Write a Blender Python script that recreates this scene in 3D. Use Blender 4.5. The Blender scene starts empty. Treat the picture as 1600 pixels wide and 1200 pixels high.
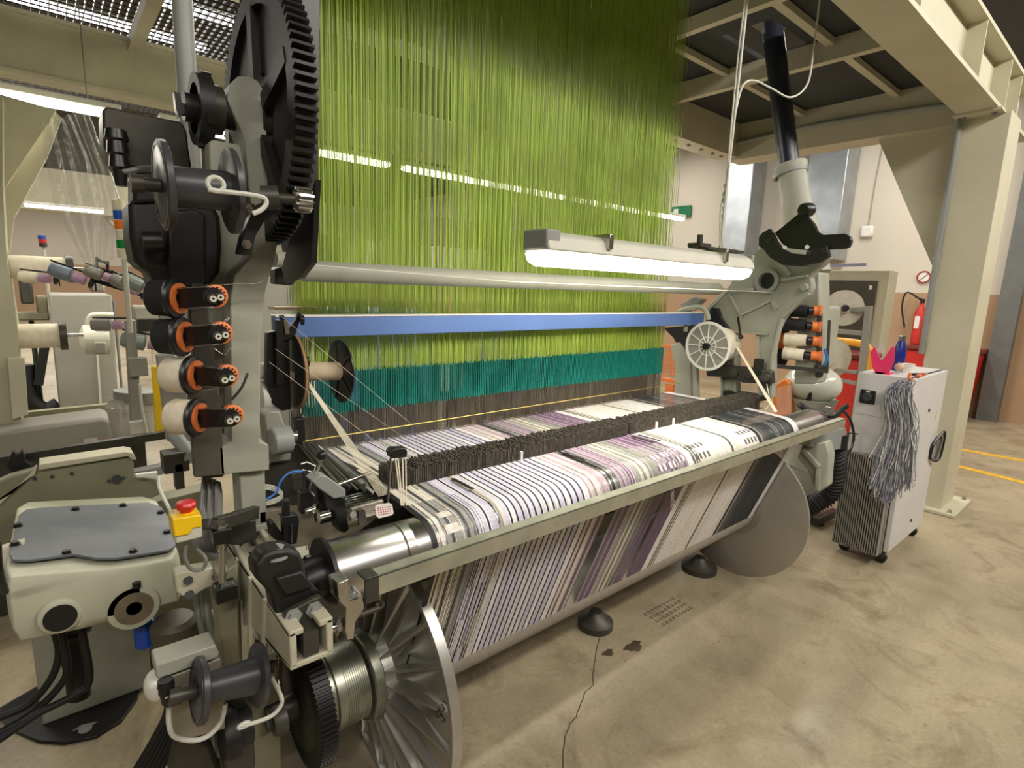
import bpy, bmesh, math, random
from mathutils import Vector, Matrix
random.seed(7)
R=math.radians; PI=math.pi
S=bpy.context.scene; COL=S.collection
# ---------------------------------------------------------------- camera
F=857.07; EYE=1.6
DX=Vector((0.76558854,-0.08669775,0.63746192))
DY=Vector((-0.64248565,-0.15380488,0.75070384))
UP=Vector((0.03296042,-0.98429038,-0.17345331))
cd=bpy.data.cameras.new('camera'); cam=bpy.data.objects.new('camera',cd); COL.objects.link(cam)
cd.sensor_fit='HORIZONTAL'; cd.sensor_width=36; cd.lens=F/1600*36; cd.clip_start=.02; cd.clip_end=200
cx=Vector((DX[0],DY[0],UP[0])); cy=Vector((DX[1],DY[1],UP[1])); cz=Vector((DX[2],DY[2],UP[2]))
m=Matrix((( cx[0],-cy[0],-cz[0],0),(cx[1],-cy[1],-cz[1],0),(cx[2],-cy[2],-cz[2],EYE),(0,0,0,1)))
cam.matrix_world=m; S.camera=cam
# measured survey points: a sight line of the survey met with a wall, machine side or floor plane
def _ray(u,v):
    r=Vector((u-800.,v-600.,F)); return Vector((r.dot(DX),r.dot(DY),r.dot(UP)))
def PX(u,v,x):
    r=_ray(u,v); t=x/r[0]; return Vector((x,r[1]*t,EYE+r[2]*t))
def PY(u,v,y):
    r=_ray(u,v); t=y/r[1]; return Vector((r[0]*t,y,EYE+r[2]*t))
def PZ(u,v,z):
    r=_ray(u,v); t=(z-EYE)/r[2]; return Vector((r[0]*t,r[1]*t,z))
# ---------------------------------------------------------------- materials
def lin(c): return tuple(((x/255)/12.92 if x/255<=.04045 else ((x/255+.055)/1.055)**2.4) for x in c)
MATS={}
def mat(name,rgb,rough=.5,metal=0,var=.06,scale=8,bump=0,spec=.5,coat=0,alpha=1,trans=0):
    if name in MATS: return MATS[name]
    m=bpy.data.materials.new(name); m.use_nodes=True; nt=m.node_tree; b=nt.nodes['Principled BSDF']
    c=lin(rgb); tc=nt.nodes.new('ShaderNodeTexCoord'); n=nt.nodes.new('ShaderNodeTexNoise'); n.inputs['Scale'].default_value=scale; n.inputs['Detail'].default_value=5
    nt.links.new(tc.outputs['Object'],n.inputs['Vector'])
    r=nt.nodes.new('ShaderNodeValToRGB'); r.color_ramp.elements[0].position=.3; r.color_ramp.elements[1].position=.7
    r.color_ramp.elements[0].color=(*[x*(1-var*2) for x in c],1); r.color_ramp.elements[1].color=(*[min(1,x*(1+var)) for x in c],1)
    nt.links.new(n.outputs['Fac'],r.inputs[0]); nt.links.new(r.outputs[0],b.inputs['Base Color'])
    b.inputs['Roughness'].default_value=rough; b.inputs['Metallic'].default_value=metal; b.inputs['Specular IOR Level'].default_value=spec
    if coat: b.inputs['Coat Weight'].default_value=coat
    if trans: b.inputs['Transmission Weight'].default_value=trans
    if alpha<1: b.inputs['Alpha'].default_value=alpha
    if bump:
        bp=nt.nodes.new('ShaderNodeBump'); bp.inputs['Strength'].default_value=bump; n2=nt.nodes.new('ShaderNodeTexNoise'); n2.inputs['Scale'].default_value=scale*12
        nt.links.new(tc.outputs['Object'],n2.inputs['Vector']); nt.links.new(n2.outputs['Fac'],bp.inputs['Height']); nt.links.new(bp.outputs[0],b.inputs['Normal'])
    MATS[name]=m; return m
def glow(name,rgb,e):
    if name in MATS: return MATS[name]
    m=bpy.data.materials.new(name); m.use_nodes=True; b=m.node_tree.nodes['Principled BSDF']
    b.inputs['Base Color'].default_value=(*lin(rgb),1); b.inputs['Emission Color'].default_value=(*lin(rgb),1); b.inputs['Emission Strength'].default_value=e
    MATS[name]=m; return m
CAST=mat('cast_grey_paint',(158,159,145),.5,0,.05,10,.08)
CASTD=mat('cast_olive_paint',(132,130,106),.55,0,.07,6,.05)
CREAM=mat('cream_steel_paint',(194,189,165),.5,0,.05,2.5,.03)
CREAMD=mat('aged_cream_paint',(180,176,150),.55,0,.08,4,.05)
CAB=mat('light_grey_cabinet_paint',(206,204,202),.42,0,.03,4)
CABS=mat('warm_grey_sheet',(142,139,129),.5,0,.04,4)
BLK=mat('black_cast_metal',(28,28,27),.5,.1,.15,12,.1)
BLKP=mat('black_plastic',(24,24,25),.38,0,.1,10)
DGR=mat('dark_grey_plastic',(62,63,66),.36,0,.08,10)
CHAR=mat('charcoal_grey_steel',(70,68,62),.45,.4,.1,14)
RUB=mat('black_rubber',(22,22,22),.6,0,.1,10)
STEEL=mat('bright_steel',(200,198,194),.22,1,.05,20)
ROLL=mat('polished_roller_steel',(190,188,186),.3,1,.06,3)
DSTEEL=mat('oiled_steel',(168,170,156),.38,.85,.12,16)
GALV=mat('galvanised_steel',(176,176,158),.38,.55,.10,14,.04)
DUCT=mat('galvanised_duct_sheet',(178,184,190),.35,.8,.12,3)
ALU=mat('cast_aluminium',(186,184,178),.36,.8,.07,9,.06)
ALUD=mat('spun_aluminium_disc',(176,172,162),.4,.5,.10,2.2)
BLUE=mat('blue_beam_paint',(94,124,182),.4,0,.04,3)
TEAL=mat('teal_heddle_sleeve',(14,122,110),.5,0,.15,30)
GRN=mat('green_harness_cord',(176,200,84),.55,0,.12,5)
GRN.node_tree.nodes['Principled BSDF'].inputs['Alpha'].default_value=.66   # fluffy half-sheer cords
S.cycles.transparent_max_bounces=32
HED=mat('steel_heddle_wire',(128,120,106),.4,.6,.12,20)
BRASS=mat('brass_rod',(214,190,110),.3,.8,.05,20)
ORG=mat('orange_plastic',(216,116,56),.45,0,.06,20)
PAPER=mat('kraft_paper_tube',(206,186,156),.7,0,.05,20)
YARN=mat('cream_yarn',(232,222,200),.8,0,.06,50,.2)
YARNB=mat('brown_yarn',(150,116,78),.8,0,.1,40,.2)
RED=mat('red_plastic',(196,44,32),.45,0,.08,5)
REDB=mat('red_button',(206,40,40),.35,0,.04,5)
YEL=mat('yellow_plastic',(240,196,20),.4,0,.03,10)
WHT=mat('white_plastic',(232,230,222),.45,0,.03,10)
LGR=mat('light_grey_plastic',(196,194,180),.5,0,.03,10)
PINK=mat('pink_plastic',(236,50,110),.4,0,.04,10)
NAVY=mat('navy_bottle_enamel',(26,44,128),.3,0,.05,10)
GREY=mat('mid_grey_paint',(142,144,140),.5,0,.05,6)
LID=mat('slate_grey_lid',(104,108,114),.5,.2,.08,8,.05)
CABLE=mat('grey_cable',(112,112,106),.5,0,.06,10)
CABLEW=mat('white_cable',(200,200,190),.5,0,.04,10)
BLUEC=mat('blue_air_hose',(60,120,200),.4,0,.04,10)
DRUMW=mat('wound_yarn_grey',(150,143,133),.7,0,.06,30)
DUST=mat('dusty_black_wire',(98,92,82),.6,.2,.25,60)
DARKP=mat('dark_acoustic_panel',(54,58,58),.85,0,.10,1.5)
GRNMAC=mat('dark_green_machine_paint',(52,70,50),.5,0,.1,6)
def clear(name,rgb,a,rough=.15):
    m=mat(name,rgb,rough,0,.02,4); m.node_tree.nodes['Principled BSDF'].inputs['Alpha'].default_value=a; return m
FILM=clear('clear_plastic_film',(205,205,198),.16,.3)
BOWL=clear('smoky_filter_bowl',(190,188,176),.7,.2)
# ---------------------------------------------------------------- mesh builder
ROOT={}
def V(*a): return Vector(a if len(a)==3 else a[0])
def frame(d):
    d=V(d).normalized(); a=Vector((0,0,1)) if abs(d.z)<.9 else Vector((0,1,0)); u=d.cross(a).normalized(); return d,u,d.cross(u)
class MB:
    def __init__(s): s.v=[]; s.f=[]; s.mi=[]; s.cur=0
    def add(s,vs,fs):
        o=len(s.v); s.v+= [tuple(x) for x in vs]; s.f+=[tuple(i+o for i in f) for f in fs]; s.mi+=[s.cur]*len(fs); return s
    def box(s,a,b):
        x0,x1=sorted((a[0],b[0]));y0,y1=sorted((a[1],b[1]));z0,z1=sorted((a[2],b[2]))
        return s.add([(x0,y0,z0),(x1,y0,z0),(x1,y1,z0),(x0,y1,z0),(x0,y0,z1),(x1,y0,z1),(x1,y1,z1),(x0,y1,z1)],[(0,3,2,1),(4,5,6,7),(0,1,5,4),(1,2,6,5),(2,3,7,6),(3,0,4,7)])
    def cbox(s,c,h): return s.box([c[i]-h[i] for i in range(3)],[c[i]+h[i] for i in range(3)])
    def prism(s,pts,off):
        off=V(off); n=len(pts); a=[V(p) for p in pts]
        # orient
        nn=Vector((0,0,0))
        for i in range(n): nn+=a[i].cross(a[(i+1)%n])
        if nn.dot(off)>0: a=a[::-1]
        vs=a+[p+off for p in a]
        return s.add(vs,[tuple(range(n)),tuple(range(2*n-1,n-1,-1))]+[(i,n+i,n+(i+1)%n,(i+1)%n)[::-1] if False else ((i+1)%n,i,n+i,n+(i+1)%n) for i in range(n)])
    def bar(s,a,b,w,h=None,up=None):
        h=h or w; a=V(a);b=V(b); d=(b-a).normalized()
        up=V(up) if up else (Vector((0,0,1)) if abs(d.z)<.9 else Vector((1,0,0)))
        u=d.cross(up).normalized()*w/2; w2=u.cross(d).normalized()*h/2
        vs=[a-u-w2,a+u-w2,a+u+w2,a-u+w2,b-u-w2,b+u-w2,b+u+w2,b-u+w2]
        return s.add(vs,[(0,1,2,3),(7,6,5,4),(0,4,5,1),(1,5,6,2),(2,6,7,3),(3,7,4,0)])
    def lathe(s,a,d,prof,seg=28):
        d,u,w=frame(d); a=V(a); vs=[];fs=[]
        for t,r in prof:
            for k in range(seg):
                an=2*PI*k/seg; vs.append(a+d*t+(u*math.cos(an)+w*math.sin(an))*r)
        for i in range(len(prof)-1):
            for k in range(seg):
                k2=(k+1)%seg; fs.append((i*seg+k,i*seg+k2,(i+1)*seg+k2,(i+1)*seg+k))
        if prof[0][1]>1e-6: fs.append(tuple(range(seg))[::-1])
        if prof[-1][1]>1e-6: fs.append(tuple((len(prof)-1)*seg+k for k in range(seg)))
        return s.add(vs,fs)
    def cyl(s,a,b,r,r2=None,seg=20):
        a=V(a);b=V(b); return s.lathe(a,b-a,[(0,r),((b-a).length,r if r2 is None else r2)],seg)
    def tube(s,pts,r,seg=8,smooth=0):
        P=[V(p) for p in pts]
        if smooth and len(P)>2:
            Q=[]
            for i in range(len(P)-1):
                p0=P[max(i-1,0)];p1=P[i];p2=P[i+1];p3=P[min(i+2,len(P)-1)]
                for k in range(smooth):
                    t=k/smooth; Q.append(.5*((2*p1)+(p2-p0)*t+(2*p0-5*p1+4*p2-p3)*t*t+(3*p1-p0-3*p2+p3)*t**3))
            Q.append(P[-1]); P=Q
        n=len(P); vs=[];fs=[]; u=None
        for i,p in enumerate(P):
            d=(P[min(i+1,n-1)]-P[max(i-1,0)])
            d=d.normalized() if d.length>1e-9 else Vector((0,0,1))
            if u is None: _,u,_=frame(d)
            u=(u-d*u.dot(d)).normalized(); w=d.cross(u)
            rr=r[min(i,len(r)-1)] if isinstance(r,(list,tuple)) else r
            for k in range(seg): an=2*PI*k/seg; vs.append(p+(u*math.cos(an)+w*math.sin(an))*rr)
        for i in range(n-1):
            for k in range(seg): k2=(k+1)%seg; fs.append((i*seg+k,i*seg+k2,(i+1)*seg+k2,(i+1)*seg+k))
        fs.append(tuple(range(seg))[::-1]); fs.append(tuple((n-1)*seg+k for k in range(seg)))
        return s.add(vs,fs)
    def ball(s,c,r,sx=1,sy=1,sz=1,seg=20,ring=12):
        c=V(c); o=len(s.v); prof=[]
        vs=[];fs=[]
        for i in range(ring+1):
            th=PI*i/ring
            for k in range(seg): an=2*PI*k/seg; vs.append(c+Vector((math.sin(th)*math.cos(an)*r*sx,math.sin(th)*math.sin(an)*r*sy,math.cos(th)*r*sz)))
        for i in range(ring):
            for k in range(seg): k2=(k+1)%seg; fs.append((i*seg+k,(i+1)*seg+k,(i+1)*seg+k2,i*seg+k2))
        return s.add(vs,fs)
    def ring(s,c,d,r0,r1,t,seg=28,a0=0,a1=2*PI):
        # flat ring (or arc) between radii r0<r1, thickness t along d
        d,u,w=frame(d); c=V(c); full=abs(a1-a0-2*PI)<1e-6; n=seg if full else seg+1; vs=[];fs=[]
        for k in range(n):
            an=a0+(a1-a0)*k/seg; e=u*math.cos(an)+w*math.sin(an)
            vs+=[c+e*r0,c+e*r1,c+e*r1+d*t,c+e*r0+d*t]
        for k in range(seg):
            a=4*k;b=4*((k+1)%n)
            fs+=[(a,b,b+1,a+1)[::-1],(a+1,b+1,b+2,a+2)[::-1],(a+2,b+2,b+3,a+3)[::-1],(a+3,b+3,b,a)[::-1]]
        return s.add(vs,fs)
    def gear(s,c,d,r,t,n,depth,hole=.02,web=None):
        d,u,w=frame(d); c=V(c); prof=[]
        for k in range(n):
            for j,(fr,rr) in enumerate(((0,r-depth),(.22,r-depth),(.34,r),(.66,r),(.78,r-depth))):
                an=2*PI*(k+fr)/n; prof.append((an,rr))
        N=len(prof); vs=[]
        ri=web if web else hole
        for an,rr in prof:
            e=u*math.cos(an)+w*math.sin(an); vs+=[c+e*rr,c+e*rr+d*t,c+e*ri+d*t,c+e*ri]
        fs=[]
        for k in range(N):
            a=4*k;b=4*((k+1)%N); fs+=[(a,b,b+1,a+1),(a+1,b+1,b+2,a+2),(a+2,b+2,b+3,a+3),(a+3,b+3,b,a)]
        return s.add(vs,fs)
    def poly(s,pts): return s.add([V(p) for p in pts],[tuple(range(len(pts)))])
    def build(s,name,m,parent=None,bevel=0,flat=False,sub=0,solid=0,double=True):
        me=bpy.data.meshes.new(name)
        if parent is not None:
            q=parent
            while q.parent is not None: q=q.parent
            off=V(q.location)
        else:
            xs=[p[0] for p in s.v];ys=[p[1] for p in s.v];zs=[p[2] for p in s.v]
            off=Vector(((min(xs)+max(xs))/2,(min(ys)+max(ys))/2,min(zs)))
        me.from_pydata([(p[0]-off.x,p[1]-off.y,p[2]-off.z) for p in s.v],[],s.f)
        for x in (m if isinstance(m,(list,tuple)) else [m]): me.materials.append(x)
        if isinstance(m,(list,tuple)): me.polygons.foreach_set('material_index',s.mi)
        if not flat:
            me.polygons.foreach_set('use_smooth',[True]*len(me.polygons)); me.set_sharp_from_angle(angle=R(38))
        me.validate(); me.update()
        o=bpy.data.objects.new(name,me); COL.objects.link(o)
        if parent is not None: o.parent=parent
        else: o.location=off
        if bevel:
            b=o.modifiers.new('bevel','BEVEL'); b.width=bevel; b.segments=2; b.limit_method='ANGLE'; b.angle_limit=R(40)
        if solid:
            b=o.modifiers.new('solid','SOLIDIFY'); b.thickness=solid
        if sub:
            b=o.modifiers.new('sub','SUBSURF'); b.levels=sub; b.render_levels=sub
        return o
def thing(name,label,cat,loc=(0,0,0),group=None):
    o=bpy.data.objects.new(name,None); COL.objects.link(o); o.location=loc; o.empty_display_size=.05
    o['label']=label; o['category']=cat
    if group: o['group']=group
    return o
def tag(o,label,cat,group=None,kind=None):
    o['label']=label; o['category']=cat
    if group: o['group']=group
    if kind: o['kind']=kind
    return o
def struct(o,label=None):
    o['kind']='structure'
    if label: o['label']=label
    return o
def lab(o,t): o['label']=t; return o
def dup(root,loc,label=None,group=None):
    r=root.copy(); COL.objects.link(r); r.location=loc
    if label: r['label']=label
    if group: r['group']=group
    for ch in list(root.children):
        c=ch.copy(); COL.objects.link(c); c.parent=r
        for g in ch.children:
            e=g.copy(); COL.objects.link(e); e.parent=c
    return r
def pz(pts,x=None,y=None):
    return [PX(u,v,x) if x is not None else PY(u,v,y) for u,v in pts]
def bolt(mb,p,d,r=.012,h=.01):
    mb.lathe(p,d,[(0,r*1.5),(.003,r*1.5),(.003,r),(h,r)],6)
# ================================================================ THE HALL
def floor_mat():
    m=bpy.data.materials.new('worn_concrete_floor'); m.use_nodes=True; nt=m.node_tree; b=nt.nodes['Principled BSDF']; L=nt.links
    tc=nt.nodes.new('ShaderNodeTexCoord')
    def noise(sc,det=6,rough=.6,dist=0):
        n=nt.nodes.new('ShaderNodeTexNoise'); n.inputs['Scale'].default_value=sc; n.inputs['Detail'].default_value=det; n.inputs['Roughness'].default_value=rough; n.inputs['Distortion'].default_value=dist
        L.new(tc.outputs['Object'],n.inputs['Vector']); return n
    def ramp(src,els):
        r=nt.nodes.new('ShaderNodeValToRGB'); e=r.color_ramp.elements
        while len(e)<len(els): e.new(.5)
        for i,(p,c) in enumerate(els): e[i].position=p; e[i].color=c
        L.new(src,r.inputs[0]); return r
    base=ramp(noise(1.3,8,.65,.4).outputs['Fac'],[(.3,(*lin((132,120,98)),1)),(.5,(*lin((158,145,120)),1)),(.72,(*lin((180,166,140)),1))])
    st=ramp(noise(2.6,7,.7,1.2).outputs['Fac'],[(.52,(1,1,1,1)),(.66,(.62,.58,.52,1)),(.76,(.42,.39,.35,1))])
    mx=nt.nodes.new('ShaderNodeMix'); mx.data_type='RGBA'; mx.blend_type='MULTIPLY'; mx.inputs['Factor'].default_value=.75
    L.new(base.outputs[0],mx.inputs['A']); L.new(st.outputs[0],mx.inputs['B'])
    fine=ramp(noise(60,4).outputs['Fac'],[(.3,(.86,.86,.86,1)),(.7,(1.06,1.06,1.06,1))])
    m2=nt.nodes.new('ShaderNodeMix'); m2.data_type='RGBA'; m2.blend_type='MULTIPLY'; m2.inputs['Factor'].default_value=1
    L.new(mx.outputs['Result'],m2.inputs['A']); L.new(fine.outputs[0],m2.inputs['B'])
    # scattered dark specks
    vo=nt.nodes.new('ShaderNodeTexVoronoi'); vo.inputs['Scale'].default_value=9; L.new(tc.outputs['Object'],vo.inputs['Vector'])
    sp=ramp(vo.outputs['Distance'],[(.03,(.55,.5,.45,1)),(.07,(1,1,1,1))])
    m3=nt.nodes.new('ShaderNodeMix'); m3.data_type='RGBA'; m3.blend_type='MULTIPLY'; m3.inputs['Factor'].default_value=.8
    L.new(m2.outputs['Result'],m3.inputs['A']); L.new(sp.outputs[0],m3.inputs['B'])
    L.new(m3.outputs['Result'],b.inputs['Base Color'])
    rr=ramp(noise(3.2,6).outputs['Fac'],[(.3,(.24,.24,.24,1)),(.7,(.5,.5,.5,1))]); L.new(rr.outputs[0],b.inputs['Roughness'])
    bp=nt.nodes.new('ShaderNodeBump'); bp.inputs['Strength'].default_value=.08; L.new(noise(25).outputs['Fac'],bp.inputs['Height']); L.new(bp.outputs[0],b.inputs['Normal'])
    return m
f=MB(); f.box((-14,-6,-.1),(10,26,0)); struct(f.build('floor',floor_mat(),flat=True))
WALLP=mat('peach_wall_plaster',(210,202,188),.8,0,.03,.8,.03)
WAINP=mat('orange_wainscot_paint',(176,144,112),.6,0,.04,1,.02)
SOOT=mat('dark_roof_sheet',(58,58,56),.8,0,.1,1)
w=MB(); w.box((10,-6,1.72),(10.15,26,4.45)); struct(w.build('wall_right',WALLP,flat=True))
w=MB(); w.box((9.985,-6,0),(10.15,26,1.72)); struct(w.build('trim_1',WAINP,flat=True))
w=MB(); w.box((-14,26,1.9),(10.15,26.15,4.45)); struct(w.build('wall_back',WALLP,flat=True))
w=MB(); w.box((-14,25.98,0),(10.15,26.15,1.9)); struct(w.build('trim_2',WAINP,flat=True))
w=MB(); w.box((-14.15,-6,0),(-14,26.15,4.45)); struct(w.build('wall_left',WALLP,flat=True))
w=MB(); w.box((-14.15,-6.15,0),(10.15,-6,4.45)); struct(w.build('wall_front',WALLP,flat=True))
w=MB(); w.box((-14.15,-6.15,4.45),(10.15,26.15,4.55)); struct(w.build('ceiling',SOOT,flat=True))
# yellow floor lines, painted
YP=mat('yellow_floor_paint',(226,176,50),.5,0,.15,20)
for i,(a,b,c,d) in enumerate([((1480,698.5),(1600,720),(1600,724.5),(1480,703)),((1480,724),(1600,754),(1600,760),(1480,729.5))]):
    P=[PZ(*q,.001) for q in (a,b,c,d)]
    y1=-4.; o=MB()
    # straight bands running along the wall
    xa=(P[0].x+P[1].x)/2; wdt=.09
    s0=P[0];s1=P[1]; d_=(s1-s0).normalized(); e0=s0-d_*.6; e1=s0+d_*5.5
    n_=Vector((-d_.y,d_.x,0))*.05
    o.prism([e0-n_,e1-n_,e1+n_,e0+n_],(0,0,.0015))
    struct(o.build('floor_marking',YP,flat=True))
# floor crack
CRK=mat('dark_crack_line',(74,62,48),.9,0,.1,10)
cp=[(938,985),(930,1030),(925,1070),(912,1085),(900,1120),(885,1140),(878,1200),(872,1240)]
mb=MB()
Pc=[PZ(u,v,.0006) for u,v in cp]; Q=[]
for i in range(len(Pc)-1):
    for k in range(5): Q.append(Pc[i].lerp(Pc[i+1],k/5)+Vector((random.uniform(-.004,.004),random.uniform(-.004,.004),0)))
for i in range(len(Q)-1):
    d_=(Q[i+1]-Q[i]); n_=Vector((-d_.y,d_.x,0)).normalized()*.0022; mb.poly([Q[i]-n_,Q[i+1]-n_,Q[i+1]+n_,Q[i]+n_])
cr=mb.build('floor_crack',CRK,flat=True); struct(cr)
# grooved sump cover marks in the concrete
mb=MB()
for i in range(9):
    for j in range(4):
        c=PZ(1045,955,.0007)+Vector((-.12+i*.03,-.05+j*.035,0)); mb.ring(c,(0,0,1),.007,.010,.0008,6)
struct(mb.build('floor_drain',CRK,flat=True))
# dark oil stains
STN=mat('oil_stain_brown',(86,74,58),.45,0,.3,5)
for (u,v,rx,ry) in ((990,1010,.05,.03),(950,1020,.03,.02)):
    c=PZ(u,v,.0005); mb=MB(); pts=[]
    for k in range(24):
        an=2*PI*k/24; q=1+.2*math.sin(3*an)+.12*math.sin(7*an+1); pts.append(c+Vector((math.cos(an)*rx*q,math.sin(an)*ry*q,0)))
    mb.poly(pts); struct(mb.build('floor_stain',STN,flat=True))
# ---- gantry over the loom (one welded, bolted steel structure)
G=thing('steel_gantry','cream painted steel gantry standing over the loom with dark panelled platform','gantry',(5.25,1.05,0))
def gp(name,mb,m=CREAM,bevel=.006,**k): return mb.build(name,m,G,bevel=bevel,**k)
mb=MB()   # H section pillar
x0,x1,y0,y1=5.13,5.50,.90,1.16
mb.box((x0,y0,.03),(x1,y1,2.9)); gp('pillar',mb,bevel=0)
mb=MB(); mb.box((5.06,.80,0),(5.60,1.26,.03)); bp_=gp('base_plate',mb)
for q in ((5.1,.84),(5.56,.84),(5.1,1.2),(5.56,1.2)):
    m2=MB(); bolt(m2,(q[0],q[1],.03),(0,0,1),.012,.02); m2.build('bolt',DSTEEL,bp_)
# haunch gussets
mb=MB(); mb.prism([(5.50,1.0,1.9),(5.50,1.0,2.9),(5.95,1.0,2.9)],(0,.02,0)); gp('gusset',mb,bevel=0)
mb=MB()
mb.prism([(5.3,1.16,1.7),(5.3,1.16,2.9),(5.3,1.75,2.9)],(.02,0,0)); gp('gusset',mb,bevel=0)
# long beam towards the camera side
mb=MB(); mb.box((-2.6,.95,2.9),(6.2,1.18,2.925)); mb.box((-2.6,1.05,2.925),(6.2,1.065,3.25)); mb.box((-2.6,.95,3.25),(6.2,1.18,3.275)); gp('beam',mb,bevel=0)
for xx in (-1.5,0.4,1.8,3.2,4.4,5.2,5.6):
    mb=MB(); mb.box((xx,.955,2.925),(xx+.015,1.05,3.25)); gp('stiffener',mb,bevel=0)
# splice plate with bolt heads
mb=MB(); mb.box((5.0,.93,2.885),(5.62,1.2,2.9)); sp_=gp('splice_plate',mb,bevel=0)
for i in range(4):
    for q in (.98,1.15):
        m2=MB(); bolt(m2,(5.08+i*.15,q,2.885),(0,0,-1),.014,.014); m2.build('bolt',GREY,sp_)
# cross beam, running back
mb=MB(); mb.box((5.2,1.18,2.88),(5.46,3.0,2.905)); mb.box((5.32,1.18,2.905),(5.34,3.0,3.2)); mb.box((5.2,1.18,3.2),(5.46,3.0,3.22)); mb.box((5.2,1.18,2.905),(5.215,3.0,3.2)); gp('beam',mb,bevel=0)
# back beam
mb=MB(); mb.box((-2.6,2.9,2.9),(5.2,3.1,2.925)); mb.box((-2.6,2.9,2.925),(5.2,2.915,3.2)); mb.box((-2.6,2.9,3.2),(5.2,3.1,3.22)); gp('beam',mb,bevel=0)
for xx in (4.3,4.5,4.7,4.9,5.05):
    m2=MB(); bolt(m2,(xx,2.98,2.9),(0,0,-1),.014,.014); m2.build('bolt',GREY,G)
# secondary grid
for i,yy in enumerate((1.62,2.28)):
    pass
def zgrid(a,b,w=.07,z=3.27,h=.06):
    mb=MB(); mb.bar((a[0],a[1],z),(b[0],b[1],z),w,h); gp('grid_bar',mb,bevel=0)
zgrid((3.92,1.18),(3.92,2.95),.06,3.13,.13)
zgrid((2.4,1.62),(5.2,1.62),.05,3.17,.04); zgrid((2.4,2.32),(5.2,2.32),.045,3.17,.04)
zgrid((3.05,1.18),(3.05,2.95),.05,3.15,.08)
# bundled cables on the cross beam
mb=MB(); mb.tube([(5.17,3.0,3.02),(5.17,2.2,3.05),(5.17,1.5,3.03),(5.17,1.22,3.0),(5.1,1.18,2.9),(5.1,1.17,2.7),(5.12,1.18,2.2),(5.12,1.18,1.2)],.022,8,5); gp('conduit',mb,GREY)
# dark panels of the platform
mb=MB(); mb.box((3.95,1.18,3.20),(5.32,3.1,3.23)); gp('platform_panel',mb,DARKP,bevel=0)
mb=MB(); mb.box((2.4,1.18,3.20),(3.95,1.76,3.23)); gp('platform_panel',mb,DARKP,bevel=0)
mb=MB(); mb.box((2.4,2.08,3.20),(3.95,3.1,3.23)); gp('platform_panel',mb,DARKP,bevel=0)
mb=MB(); mb.box((2.4,1.76,3.20),(3.4,2.08,3.23)); gp('platform_panel',mb,DARKP,bevel=0)
mb=MB(); mb.box((3.4,1.76,3.36),(3.95,2.08,3.38)); gp('hatch_lid',mb,WALLP,bevel=0)
mb=MB(); mb.box((-2.6,1.2,3.31),(.55,2.9,3.34)); gp('platform_panel',mb,DARKP,bevel=0)
# ---- walkway beam and open grating at upper left
g2=thing('grating_walkway','open steel grating walkway on a cream beam at upper left, lit from above','walkway',(0,5.2,2.9))
mb=MB(); mb.box((-6,5.2,2.9),(5.6,5.4,2.93)); mb.box((-6,5.22,2.93),(5.6,5.25,3.28)); mb.box((-6,5.2,3.28),(5.6,5.4,3.31)); mb.build('beam',CREAMD,g2)
mb=MB(); mb.box((-6,3.4,3.2),(5.6,3.5,3.24)); mb.box((-6,3.44,3.24),(5.6,3.46,3.5)); mb.build('beam',CREAMD,g2)
for xx in (-1.5,.62):
    mb=MB(); mb.box((xx,3.4,3.22),(xx+.08,5.3,3.3)); mb.build('bracket',CREAMD,g2)
mb=MB()
x=-2.0
while x<2.2: mb.box((x,4.4,3.5),(x+.006,8.2,3.53)); x+=.05
y=4.4
while y<8.2: mb.box((-2.0,y,3.51),(2.2,y+.008,3.52)); y+=.09
gr=mb.build('grating',CHAR,g2,flat=True); gr['kind']='stuff'
# ---- lamps
TUBE=glow('fluorescent_glow',(255,246,222),9); TUBES=glow('far_tube_glow',(255,248,228),24); SKYG=glow('lamp_over_walkway',(246,246,255),9)
def batten(x0,x1,y,z,label,group=None,w=.09,h=.07,m=TUBES,name='ceiling_lamp'):
    t=thing(name,label,'lamp',((x0+x1)/2,y,z),group)
    mb=MB(); mb.box((x0,y-w/2,z),(x1,y+w/2,z+h*.5)); mb.build('housing',LGR,t,bevel=.008)
    mb=MB(); mb.box((x0+.01,y-w*.4,z-h*.5),(x1-.01,y+w*.4,z)); mb.build('diffuser',m,t,bevel=.015)
    for q in (x0+.15,x1-.15):
        mb=MB(); mb.cyl((q,y,z+h*.5),(q,y,z+.75),.003,seg=6); mb.build('suspension_wire',GREY,t)
    return t
for i,(a,b) in enumerate(((-1.3,.42),(.6,2.1),(2.2,4.0),(4.1,6.05))):
    batten(a,b,4.0,2.50,['lit tube lamp at upper left running behind the black gear','bright tube lamp seen through left part of the green cords','bright tube lamp seen through the middle of the green cords','tube lamp whose lit end shows at right edge of green cords'][i],'tube lamps hung in one line behind the loom')
batten(-.12,.75,10,2.48,'distant tube lamp at far left above the background loom')
batten(-2.,1.6,7.3,4.1,'long lamp shining down through the walkway grating, nearer tube',w=.2,m=SKYG,group='lamps over the walkway')
batten(-2.,1.9,6.4,4.1,'long lamp shining down through the walkway grating, farther tube',w=.2,m=SKYG,group='lamps over the walkway')
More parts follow.
